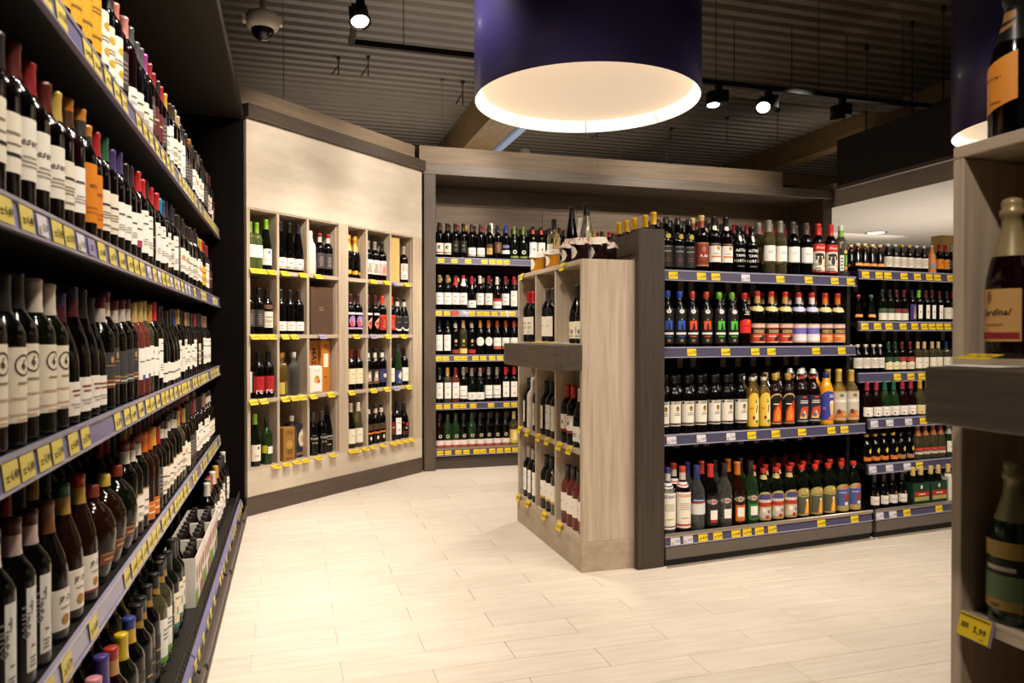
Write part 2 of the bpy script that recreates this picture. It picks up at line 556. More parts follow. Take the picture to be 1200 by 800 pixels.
def design(mb, R, z0, h, w, base, items, mats, rad=None):
    """draws a label of width w and height h whose foot is at z0; R >= 5 means flat"""
    def mi(c):
        m = paper(c) if c != 'gold' else GOLD
        if m not in mats:
            mats.append(m)
        return mats.index(m)
    hw = w/2
    U = lambda u, v: (u*hw, z0+v*h)
    ell = lambda cs, cz, a, b, n=18: [(cs+a*math.cos(2*math.pi*i/n), cz+b*math.sin(2*math.pi*i/n)) for i in range(n)]
    if base:
        c, _, shp = base.partition(' ')
        if shp == 'arch':
            pl = [U(-1, 0), U(1, 0), U(1, .8), U(.75, .92), U(.3, 1), U(-.3, 1), U(-.75, .92), U(-1, .8)]
        elif shp == 'oval':
            pl = ell(0, z0+h/2, hw, h/2)
        elif shp == 'round':
            pl = [U(-.85, 0), U(.85, 0), U(1, .06), U(1, .94), U(.85, 1), U(-.85, 1), U(-1, .94), U(-1, .06)]
        elif shp == 'slant':
            pl = [U(-1, 0), U(1, 0), U(1, 1), U(-1, .72)]
        elif shp == 'peak':
            pl = [U(-1, 0), U(1, 0), U(1, .75), U(0, 1), U(-1, .75)]
        else:
            pl = [U(-1, 0), U(1, 0), U(1, 1), U(-1, 1)]
        sheet(mb, R, pl, .0006, mi(c), rad)
    off = .0010
    for it in items:
        off += .00012
        k = it[0]
        if k == 'r':
            _, u0, u1, v0, v1, c = it
            sheet(mb, R, [U(u0, v0), U(u1, v0), U(u1, v1), U(u0, v1)], off, mi(c), rad)
        elif k == 'o':
            _, u, v, a, b_, c = it
            s, z = U(u, v)
            sheet(mb, R, ell(s, z, a, b_), off, mi(c), rad)
        elif k == 'p':
            sheet(mb, R, [U(*p) for p in it[1]], off, mi(it[2]), rad)
        elif k == 'l':
            _, u0, u1, v0, v1, n, c = it
            rr = random.Random(hash((round(u0*100), round(v0*100), n)) & 0xffff)
            for i in range(n):
                va = v0+(v1-v0)*(i+.15)/n
                vb = v0+(v1-v0)*(i+.6)/n
                cu = (u0+u1)/2
                hh = (u1-u0)/2*rr.uniform(.55, 1)
                sheet(mb, R, [U(cu-hh, va), U(cu+hh, va), U(cu+hh, vb), U(cu-hh, vb)], off, mi(c), rad)
        elif k == 'ring':
            _, u, v, r, th, c = it
            s, z = U(u, v)
            A, B = ell(s, z, r, r, 20), ell(s, z, r-th, r-th, 20)
            for i in range(20):
                j = (i+1) % 20
                n = len(mb.v)
                for (a, b_) in (A[i], A[j], B[j], B[i]):
                    rd = (rad(b_) if rad else R)+off
                    mb.v.append((rd*math.sin(a/R), -rd*math.cos(a/R), b_) if R < 5 else (a, -off, b_))
                mb.face([n, n+1, n+2, n+3], mi(c))
        elif k in ('t', 'tv', 'ti'):
            _, txt, u, v, size, c = it
            s, z = U(u, v)
            vs, fs = text_tris(txt, size, .35 if k == 'ti' else 0.0, size*.02)
            n = len(mb.v)
            for (a, b_) in vs:
                if k == 'tv':
                    a, b_ = b_, -a
                a, b_ = s+a, z+b_
                rd = (rad(b_) if rad else R)+off
                mb.v.append((rd*math.sin(a/R), -rd*math.cos(a/R), b_) if R < 5 else (a, -off, b_))
            for f in fs:
                mb.face([n+i for i in f], mi(c))


# key: (foot height, height, width as angle in degrees, base, items)
INK = '#3a3230'
LAB = {
    'none': None,
    'cream': (.045, .105, 130, '#e9dfc9', [('l', -.5, .5, .60, .72, 1, INK), ('l', -.6, .6, .30, .5, 3, '#8a7f70'), ('l', -.4, .4, .1, .2, 1, '#8a7f70')]),
    'creamline': (.055, .105, 135, '#efe6d2', [('r', -1, 1, .27, .33, '#1c1817'), ('l', -.5, .5, .62, .72, 1, '#8a7f70'), ('l', -.4, .4, .45, .52, 1, '#8a7f70')]),
    'script': (.055, .110, 130, '#efe9da', [('ti', 'Reserva', 0, .62, .022, '#6b6258'), ('l', -.6, .6, .2, .42, 3, '#a39888')]),
    'white': (.050, .100, 120, '#f4efe6', [('l', -.5, .5, .62, .74, 1, '#55504a'), ('l', -.5, .5, .2, .4, 3, '#a9a198')]),
    'whitetall': (.040, .135, 95, '#f4efe6', [('l', -.5, .5, .66, .74, 1, '#55504a'), ('l', -.5, .5, .18, .36, 3, '#a9a198'), ('l', -.3, .3, .86, .92, 1, '#8d8478')]),
    'whitelow': (.025, .062, 125, '#f4efe6', [('l', -.5, .5, .5, .66, 1, '#55504a'), ('l', -.4, .4, .2, .36, 2, '#a9a198')]),
    'whitelowband': (.020, .075, 125, '#ece5d8', [('r', -1, 1, 0, .25, '#b9ab97'), ('l', -.5, .5, .5, .66, 1, '#55504a')]),
    'wavy': (.020, .070, 130, '#f1ead9 arch', [('l', -.5, .5, .4, .55, 1, INK)]),
    'emblem': (.045, .130, 140, '#eee3cb', [('ring', .05, .76, .019, .003, '#3b332c'), ('t', '6', .05, .76, .026, '#3b332c'), ('l', -.28, .5, .50, .56, 1, '#8a7f70'), ('l', -.5, .6, .30, .36, 1, '#c9a894'), ('r', -1, 1, .10, .12, '#cfae9a'), ('l', -.5, .5, .02, .07, 1, '#cfae9a')]),
    'burglow': (.022, .075, 120, '#efe6da', [('l', -.35, .6, .55, .82, 2, '#8c4a42'), ('l', -.35, .6, .2, .4, 2, '#a9a198')]),
    'greyband': (.060, .095, 140, '#3c3b3d', [('r', -1, 1, 0, .20, '#6a3f28'), ('r', -1, 1, .20, .23, '#b08a4c'), ('r', -1, 1, .62, .64, '#b08a4c'), ('l', -.4, .4, .07, .14, 1, '#e7dcc8'), ('o', 0, .8, .006, .009, '#b08a4c')]),
    'slateband': (.060, .095, 140, '#3c3b3d', [('r', -1, 1, 0, .20, '#4a4a4e'), ('r', -1, 1, .20, .23, '#b08a4c'), ('l', -.4, .4, .07, .14, 1, '#e7dcc8')]),
    'orange': (.040, .135, 130, '#d9801a', [('t', 'METIS', .1, .62, .012, '#8a4a10'), ('l', -.5, .5, .15, .3, 2, '#b8660f')]),
    'yellow': (.045, .105, 110, '#e3b32c', [('l', -.5, .5, .6, .75, 1, '#6d4a12'), ('l', -.4, .4, .2, .4, 2, '#6d4a12')]),
    'bluegreen': (.055, .100, 135, '#f3eee4', [('r', .1, 1, 0, .16, '#3c9a3a'), ('l', -.4, .4, .55, .62, 1, '#55504a'), ('o', .2, .8, .006, .005, '#3a3230')]),
    'bluetab': (.055, .100, 135, '#f3eee4', [('r', 0, .7, 0, .15, '#33508f'), ('l', -.4, .4, .55, .62, 1, '#55504a')]),
    'redtab': (.050, .105, 125, '#f3eee4', [('r', -.4, .6, 0, .2, '#a53a55'), ('l', -.4, .4, .5, .6, 1, '#55504a')]),
    'peach': (.050, .105, 125, '#f3eee4', [('o', .1, .6, .012, .012, '#d8916c'), ('l', -.5, .5, .15, .3, 2, '#a9a198')]),
    'goldband': (.045, .090, 120, '#efe6d6', [('r', -1, 1, 0, .05, '#a5762f'), ('r', -1, 1, .95, 1, '#a5762f'), ('l', -.5, .5, .5, .62, 1, '#7b3b2d'), ('l', -.5, .5, .2, .36, 2, '#a9a198')]),
    'darkred': (.050, .100, 120, '#5e1a1c', [('l', -.5, .5, .5, .62, 1, '#d9c49a')]),
    'black': (.050, .100, 110, '#15120f', [('l', -.5, .5, .55, .66, 1, '#bda15e'), ('l', -.4, .4, .2, .3, 1, '#7d7568')]),
    'charcoal': (.050, .110, 110, '#403a39', [('l', -.5, .5, .15, .8, 5, '#857a76')]),
    'red_re': (.045, .100, 135, '#b3202c', [('r', -1, 1, -.02, -.0, '#b3202c'), ('t', 're', -.1, .03, .054, '#f2ece2'), ('o', .05, .72, .007, .009, '#8c1620')]),
    'vertical': (.030, .150, 40, '#eceae2', [('tv', 'Tinto', -.9, .62, .03, '#7e7b76'), ('l', -.5, .6, .28, .34, 1, '#5b8a4a'), ('l', -.6, .6, .05, .2, 3, '#8f8a82')]),
    'verticalr': (.030, .150, 40, '#eceae2', [('tv', 'Tinto', -.9, .62, .03, '#7e7b76'), ('l', -.5, .6, .28, .34, 1, '#a5343a'), ('l', -.6, .6, .05, .2, 3, '#8f8a82')]),
    'jpc': (.028, .085, 120, '#efe5d5', [('t', 'JP.CH', .1, .74, .016, '#4a423b'), ('l', -.5, .5, .5, .58, 1, '#9a8f80'), ('o', 0, .24, .0095, .0095, '#b07f35'), ('ring', 0, .24, .0105, .0015, '#8b6226')]),
    'jpcr': (.028, .085, 120, '#efe5d5', [('r', -1, 1, 0, .06, '#8e2a2e'), ('t', 'JP.CH', .1, .74, .016, '#4a423b'), ('l', -.5, .5, .5, .58, 1, '#9a8f80'), ('o', 0, .26, .0095, .0095, '#b07f35')]),
    'copper': (.055, .030, 60, '#7d3d1f round', [('l', -.6, .6, .3, .6, 1, '#e1b27a'), ('r', -.9, .9, .85, .93, '#d79a4e')]),
    'goldlow': (.012, .060, 120, '#cf6a1f', [('r', -1, 1, .7, .78, '#e7b75c'), ('l', -.5, .5, .3, .5, 1, '#f1dcae')]),
    'bigT': (.040, .120, 110, '#efe4c4', [('t', 'T', 0, .48, .045, '#7d8593'), ('r', -1, 1, 0, .12, '#2f7a6b'), ('l', -.5, .5, .8, .9, 1, '#8a7f70')]),
    'greenfoot': (.035, .130, 95, '#f0ece0', [('r', -1, 1, 0, .12, '#5c9a33'), ('l', -.5, .5, .5, .8, 3, '#8a8f92')]),
    'yellowbig': (.035, .150, 140, '#e0a91f', [('l', -.5, .5, .62, .75, 2, '#8d6410'), ('l', -.5, .5, .2, .3, 1, '#8d6410')]),
    'goldmark': (.035, .130, 140, '#f0e8da', [('o', .1, .72, .016, .010, '#c9a52c'), ('o', .1, .25, .016, .010, '#c9a52c'), ('l', -.5, .5, .42, .55, 2, '#9a9184')]),
    # cubby cabinet
    'greenwhite': (.075, .080, 140, '#efe9da', [('l', -.5, .5, .55, .65, 1, '#8a7f70')]),
    'arms': (.035, .105, 110, '#f0e6d6', [('o', .3, .8, .008, .010, '#55504a'), ('l', -.5, .5, .25, .4, 2, '#a9a198')]),
    'purple': (.040, .125, 130, '', [('r', -.7, .9, .88, 1, '#eae0ea'), ('o', .1, .48, .028, .042, '#9a74b8'), ('o', .3, .42, .018, .030, '#c28cb6'), ('o', -.1, .32, .015, .022, '#b9505c'), ('r', -1, 1, 0, .10, '#c8a8c8')]),
    'kite': (.035, .130, 120, '', [('r', -.6, .8, .88, 1, '#e9ddd8'), ('p', [(-.6, .35), (.1, 0), (.5, .3), (.6, .8)], '#c86d58'), ('p', [(-.5, .45), (.2, .45), (.6, .8)], '#dcb99a'), ('o', .05, .4, .012, .012, '#8d3a38')]),
    'redfire': (.035, .120, 120, '#a02418', [('r', -1, 1, .88, 1, '#d6452f'), ('p', [(-.4, .2), (.3, .1), (.5, .5), (0, .8)], '#c9563a'), ('l', -.5, .5, .3, .6, 3, '#7a1710')]),
    'smile': (.030, .120, 125, '#1d1a18', [('l', -.8, .8, .92, 1, 1, '#7a736c'), ('l', -.5, .5, .55, .62, 1, '#8b847c'), ('p', [(-.9, .25), (-.3, .0), (.4, .0), (.95, .25), (.9, .32), (.3, .1), (-.3, .1), (-.85, .33)], '#efe9e0')]),
    'bigcream': (.045, .115, 150, '#ecdcb8 round', [('l', -.4, .4, .6, .7, 1, '#b59a62'), ('l', -.4, .4, .35, .42, 1, '#b59a62')]),
    'horse': (.035, .110, 115, '#30262a', [('p', [(-.5, .15), (.5, .2), (.3, .9), (-.4, .8)], '#b9a08c'), ('o', 0, .55, .010, .016, '#e9ddd0'), ('r', -1, 1, 0, .12, '#7c4b35')]),
    'blueframe': (.040, .105, 115, '#33335e', [('ring', .3, .5, .016, .003, '#d9cfc2'), ('o', .3, .5, .009, .014, '#e9e0d2'), ('l', -.8, -.1, .2, .8, 4, '#5a5a86')]),
    'bluediamond': (.018, .110, 110, '#2b3a74', [('p', [(-.5, .55), (.1, .25), (.6, .6), (.1, .95)], '#cfc6b4'), ('l', -.5, .5, .05, .2, 2, '#6f7db0')]),
    'sepia': (.045, .110, 110, '#ded4c6', [('r', -1, 1, .85, 1, '#f0e8dc'), ('p', [(-.6, .1), (.6, .1), (.4, .6), (-.2, .75)], '#a59588'), ('l', -.5, .5, .62, .8, 2, '#7d7068')]),
    'sepiared': (.045, .110, 110, '#dcb0a4', [('r', -1, 1, .85, 1, '#f0e8dc'), ('p', [(-.4, .1), (.6, .1), (.5, .6), (-.1, .75)], '#c47a70')]),
    'figure': (.030, .130, 120, '#d9cbbd', [('p', [(-.6, 0), (.2, 0), (.5, .8), (-.1, .95)], '#f0e8de'), ('l', -.7, .7, .55, .9, 3, '#8b6f62'), ('l', -.7, .3, .1, .35, 2, '#8b6f62')]),
    'medal': (.025, .040, 100, '', [('o', -.2, .5, .016, .017, '#d9952a'), ('o', -.2, .5, .010, .011, '#efb648'), ('o', .65, .35, .013, .015, '#c98420')]),
    'orangestripe': (.030, .130, 120, '', [('r', -1, 1, .62, .98, '#4a3320'), ('r', -1, 1, .40, .50, '#d8742a'), ('o', .2, .15, .010, .015, '#e6d6b4')]),
    'silvertext': (.070, .075, 120, '', [('t', 'TOPA', .1, .62, .024, '#c9c2bb'), ('t', 'PURE', .2, .22, .020, '#a59e98'), ('l', -.5, .5, .9, 1, 1, '#8b847c')]),
    'silverband': (.045, .080, 120, '', [('r', -1, 1, .8, .98, '#8e8882'), ('r', -1, 1, .6, .68, '#8e8882'), ('l', -.4, .4, .1, .25, 1, '#b8b2aa')]),
    'swirlred': (.025, .150, 120, '', [('o', .3, .6, .013, .016, '#b3202c'), ('o', -.4, .68, .008, .008, '#a02a30'), ('o', .1, .4, .007, .007, '#e4d7cf'), ('l', -.8, .8, .05, .25, 2, '#7b1e28')]),
    'twolab': (.070, .055, 140, '', [('r', -1, -.2, .1, 1, '#c9c22e'), ('r', -.1, 1, 0, .85, '#f0e9dc')]),
    'slimgold': (.015, .08, 60, '#c9b25a', []),
    # back wall
    'bird': (.030, .095, 115, '#efe3cc', [('o', 0, .62, .016, .016, '#1c1816'), ('o', .15, .6, .008, .009, '#efe3cc'), ('r', -1, 1, .10, .20, '#7a2f22')]),
    'brownlab': (.055, .095, 115, '#5a3a28', [('l', -.5, .5, .2, .8, 4, '#8d6a4d')]),
    'goldsq': (.040, .090, 100, '#4a2c1c', [('r', -.8, .8, 0, .62, '#b1954b'), ('l', -.4, .4, .3, .4, 1, '#4a2c1c')]),
    'bluehigh': (.050, .085, 115, '', [('r', -.8, .8, .6, .9, '#6d74a8'), ('r', -1, 1, 0, .36, '#f0ebe0')]),
    'zero': (.015, .085, 115, '', [('ring', 0, .62, .017, .007, '#efeae0'), ('r', -1, 1, 0, .22, '#7b8a52')]),
    'whitebig': (.035, .125, 130, '#f4efe6', [('o', .1, .5, .010, .012, '#c25b45'), ('l', -.5, .5, .2, .3, 1, '#a9a198')]),
    'beeneck': (.015, .130, 115, '', [('o', 0, .82, .012, .015, '#c7a15c'), ('l', -.3, .3, .5, .62, 1, '#a98a50'), ('r', -1, 1, .0, .26, '#8a3a2c')]),
    'beeneckr': (.015, .130, 115, '', [('o', 0, .82, .012, .015, '#c7a15c'), ('l', -.3, .3, .5, .62, 1, '#a98a50'), ('r', -1, 1, .0, .26, '#b02a2c')]),
    'beenecky': (.015, .130, 115, '', [('o', 0, .82, .012, .015, '#c7a15c'), ('l', -.3, .3, .5, .62, 1, '#a98a50'), ('r', -1, 1, .0, .32, '#e3c96c')]),
    'disc': (.080, .075, 120, '#f4efe6 oval', [('o', .05, .66, .005, .004, '#55504a'), ('l', -.3, .3, .3, .4, 1, '#8a8078')]),
    'whiteterra': (.050, .100, 120, '#f4efe6', [('r', -1, 1, 0, .28, '#b3623f'), ('l', -.5, .5, .6, .7, 1, '#a9a198')]),
    'whiteline': (.035, .110, 120, '#f4efe6', [('r', -1, 1, .18, .23, '#3a4a6a'), ('l', -.5, .5, .6, .7, 1, '#a9a198')]),
    'whitelineR': (.035, .110, 120, '#f4efe6', [('r', -1, 1, .18, .23, '#a53a3a'), ('l', -.5, .5, .6, .7, 1, '#a9a198')]),
    'roundpink': (.018, .130, 120, '', [('ring', .1, .72, .014, .005, '#e0d3ae'), ('r', -1, 1, .12, .45, '#e6d3cb'), ('r', -1, 1, 0, .14, '#b0553f')]),
    'goldwrap': (.018, .130, 130, '#d9b95a', [('p', [(-.4, .3), (.6, .3), (.3, .9), (-.1, .9)], '#ead79a'), ('r', -1, 1, 0, .12, '#8a7a3c')]),
    'reddrape': (.020, .085, 130, '#f4efe6', [('r', -1, 1, .72, 1, '#b82b2a'), ('l', -.5, .5, .3, .45, 1, '#a9a198')]),
    # liquor gondola
    'goldseal': (.020, .180, 110, '', [('o', .15, .88, .0135, .0135, '#b8a92e'), ('ring', .15, .88, .0142, .002, '#8a7d1e'), ('r', -1, 1, 0, .62, '#221d1b'), ('l', -.7, .7, .56, .62, 1, '#8d8478'), ('l', -.6, .6, .42, .5, 1, '#8d8478'), ('l', -.6, .6, .15, .3, 2, '#6a3d36')]),
    'adm': (.030, .125, 150, '#8e3a22', [('r', -1, 1, 0, .06, '#b98a5a'), ('r', -1, 1, .95, 1, '#b98a5a'), ('o', .05, .72, .011, .014, '#b0705f'), ('r', -.5, .6, .52, .60, '#b31d1e'), ('t', 'A.dm', .1, .44, .022, '#f2ece2'), ('l', -.5, .5, .12, .26, 2, '#6a2314')]),
    'horsegold': (.055, .095, 130, '#efeadf', [('r', -1, 1, .92, 1.08, '#2a211c'), ('l', -.8, .8, .98, 1.05, 1, '#c08a48'), ('o', .25, .78, .010, .010, '#b98434'), ('l', -.6, .5, .44, .52, 1, '#55504a'), ('r', -.6, .7, .27, .35, '#dd7a2e')]),
    'port': (.028, .110, 150, '', [('t', 'ASTRA', .05, .88, .0215, '#f2efe8'), ('t', 'TAWN', .05, .62, .0195, '#f2efe8'), ('t', 'PORT W', .05, .36, .0215, '#f2efe8'), ('l', -.6, .6, .05, .18, 1, '#6f6a62')]),
    'winewhite': (.075, .085, 120, '#f4efe6', [('l', -.5, .5, .5, .7, 2, '#b9b1a8'), ('r', -.6, .6, -.06, -.02, '#a59a78')]),
    'winewhitey': (.075, .085, 120, '#f4efe6', [('l', -.5, .5, .5, .7, 2, '#b9b1a8'), ('r', -1.5, -1.02, -.2, .5, '#d79a10'), ('r', 1.02, 1.5, -.2, .5, '#d79a10')]),
    'dog': (.030, .155, 130, '#efe6d2', [('r', -1, 1, .72, 1, '#c1261c'), ('ti', 'Prosit', 0, .86, .022, '#f0d8c0'), ('o', -.1, .60, .026, .010, '#1f1815'), ('o', -.05, .38, .011, .026, '#2a201b'), ('o', -.5, .48, .006, .012, '#4a3a30'), ('l', -.9, .2, .2, .3, 2, '#8a7a68'), ('p', [(.4, .15), (.95, .15), (.95, .65)], '#e0a63a'), ('o', .45, .5, .008, .012, '#3a2c24'), ('l', -.9, .3, .0, .15, 2, '#5a5048'), ('r', -1, 1, -.05, 0, '#c1261c')]),
    'citrus': (.030, .150, 110, '', [('r', -.7, -.1, .05, .65, '#dfe3d2'), ('r', .15, .5, .25, .65, '#6fae3c'), ('o', .3, .16, .011, .011, '#e08a2c'), ('o', .2, .78, .012, .010, '#e6c13c'), ('l', -.6, -.2, .1, .6, 4, '#55604a')]),
}
for nm, c in (('blue', '#2f55b5'), ('red', '#e0522d'), ('green', '#52c22e')):
    LAB['screen_'+nm] = (.020, .180, 120, '#0f0d0c', [('o', 0, .93, .014, .011, '#e7e2dc'), ('l', -.15, .15, .90, .97, 2, '#5a544e'), ('o', 0, .70, .0035, .0035, '#c9a878'), ('r', -.5, .5, .40, .66, c), ('p', [(-.2, .36), (.3, .36), (.2, .60), (0, .62)], '#141210'), ('r', -.75, .75, .26, .32, '#efe9e0'), ('l', -.6, .6, .18, .24, 1, c), ('l', -.3, .3, .05, .13, 2, '#bdb06a')])
LAB['scarlet'] = (.075, .075, 125, '#e02a22 arch', [('l', -.6, .6, .45, .6, 1, '#a01512'), ('o', .2, .85, .008, .006, '#e59a3a'), ('l', -.4, .5, 1.3, 1.6, 3, '#e9e2da')])
for nm, a, b_, c in (('black', '#c25a36', '#1b1512', '#d4452c'), ('blue', '#c9a6a2', '#5d56b0', '#efeaf2'), ('gold', '#b0705a', '#2a1d14', '#e2722a')):
    LAB['mulled_'+nm] = (.022, .105, 175, '#e0b79c', [('r', -.94, .94, .05, .95, a), ('r', -.7, .7, .80, .93, '#efe4d4'), ('r', -.8, .8, .48, .76, b_), ('l', -.6, .6, .52, .7, 2, '#e6c27c' if nm != 'blue' else '#8f88d0'), ('r', -.7, .8, .08, .44, c), ('p', [(-.1, .1), (.5, .1), (.6, .35), (.1, .42)], '#241a16' if nm == 'black' else '#f4eee6' if nm == 'blue' else '#f2a64a'), ('l', -.5, .2, .3, .4, 1, '#f0dfca')])
LAB.update({
    'balsam': (.040, .125, 130, '#ece4d4', [('r', -1, 1, .88, 1, '#cfc5b2'), ('r', -.85, -.55, .89, .98, '#1a1512'), ('l', -.4, .8, .89, .99, 2, '#3a332c'), ('o', .3, .70, .010, .014, '#a67a2c'), ('o', .3, .74, .006, .006, '#4a5a22'), ('l', -.2, .7, .42, .56, 2, '#8d8478'), ('r', -.95, .95, .04, .12, '#5e4a3c'), ('r', -.1, .1, .04, .12, '#1a1512')]),
    'lemon': (.015, .180, 110, '#e9bd3c arch', [('p', [(.0, .1), (.75, .1), (.75, .85), (.1, .85)], '#f1e2a4'), ('p', [(.2, .4), (.5, .4), (.55, .62), (.3, .7)], '#5a2c1e'), ('o', -.1, .26, .008, .010, '#8d2f22'), ('o', .4, .15, .010, .009, '#4e8a2c'), ('p', [(.1, .7), (.5, .7), (.4, .95)], '#6d8a2c'), ('l', -.8, -.1, .5, .6, 1, '#d08a1c')]),
    'fire': (.022, .165, 140, '#c9a86a arch', [('p', [(-.92, .03), (.92, .03), (.92, .78), (.3, .95), (-.3, .95), (-.92, .78)], '#14100e'), ('p', [(-.6, .05), (.75, .05), (.8, .45), (.6, .8), (-.4, .5)], '#c43a14'), ('p', [(-.4, .1), (.5, .1), (.5, .4), (.1, .6), (-.3, .4)], '#ec7a24'), ('p', [(-.1, .15), (.3, .15), (.2, .42)], '#f6c84a'), ('l', -.6, .3, .62, .7, 1, '#e9dcc0')]),
    'inferno': (.022, .150, 140, '#282c38', [('o', .1, .93, .014, .005, '#d63a26'), ('l', -.5, .7, .70, .84, 2, '#e6dfd2'), ('p', [(-.5, .2), (.6, .2), (.8, .62), (-.3, .55)], '#c9482c'), ('p', [(-.5, .15), (.4, .15), (.1, .5)], '#e8c070'), ('o', -.1, .28, .012, .012, '#5c6e8a'), ('l', -.7, .7, .03, .12, 1, '#a9a9a4')]),
    'juicelab': (.030, .160, 130, '#3c3f9a arch', [('p', [(.1, .1), (.6, .1), (.7, .6), (.0, .6)], '#e3c27a'), ('o', .35, .62, .015, .010, '#f2e4c2'), ('l', -.1, .7, .78, .9, 2, '#f2eee6'), ('p', [(-.2, .02), (.9, .02), (.9, .14), (.2, .18)], '#e07a2a'), ('o', -.6, .4, .010, .010, '#6a74c4')]),
    'apple': (.022, .165, 135, '#b9a06a round', [('r', -.9, .9, .05, .95, '#c9bfae'), ('r', -.8, .8, .62, .72, '#efe8da'), ('o', .0, .86, .014, .010, '#7a6a4a'), ('p', [(-.8, .08), (.8, .08), (.7, .3), (-.5, .38)], '#c9763c'), ('o', -.3, .3, .012, .014, '#6a3a26'), ('o', .4, .22, .013, .012, '#e0a05a')]),
    'cinzanoW': (.030, .180, 130, '#ece4d2', [('t', 'NZANO', .0, .90, .021, '#2a2a55'), ('l', -.6, .6, .5, .72, 4, '#b5a995'), ('r', -1, 1, .06, .09, '#4a3a34'), ('l', -.5, .5, .25, .32, 1, '#c9a36a')]),
    'cinzanoR': (.030, .180, 130, '#ece4d2', [('t', 'NZANO', .0, .90, .021, '#cf4a24'), ('l', -.6, .6, .5, .72, 4, '#c9a994'), ('r', -1, 1, .06, .11, '#c33c22'), ('l', -.5, .5, .25, .32, 1, '#c9a36a')]),
    'cinzanoC': (.090, .085, 120, '#d9d9d2 slant', [('r', -1, 1, .70, 1, '#27305e'), ('l', -.8, .8, .78, .94, 1, '#e9e4dc'), ('p', [(-.9, .62), (.9, .68), (.9, .76), (-.9, .72)], '#bf2f2c')]),
})
for nm, c, d in (('black', '#1a1614', '#a53426'), ('clear', '#b9bfa6', '#3a2a24'), ('amber', '#c9641f', '#d8791f'), ('green', '#1f7a35', '#3a3a36')):
    LAB['oval_'+nm] = (.025, .150, 120, c+' arch' if nm == 'black' else '', ([('r', -.5, .8, .04, .60, c)] if nm in ('amber', 'green') else []) + [('p', [(-.7, .78), (0, .70), (.7, .78), (.7, .84), (0, .92), (-.7, .84)], '#8f8a80'), ('ring', .1, .81, .011, .003, '#e2dcd0'), ('o', .1, .81, .008, .008, '#c9341f'), ('l', -.6, .6, .79, .83, 1, '#1a1614'), ('r', -.3, .6, .16, .52, '#efe9dd'), ('r', -.3, .6, .10, .20, d)])
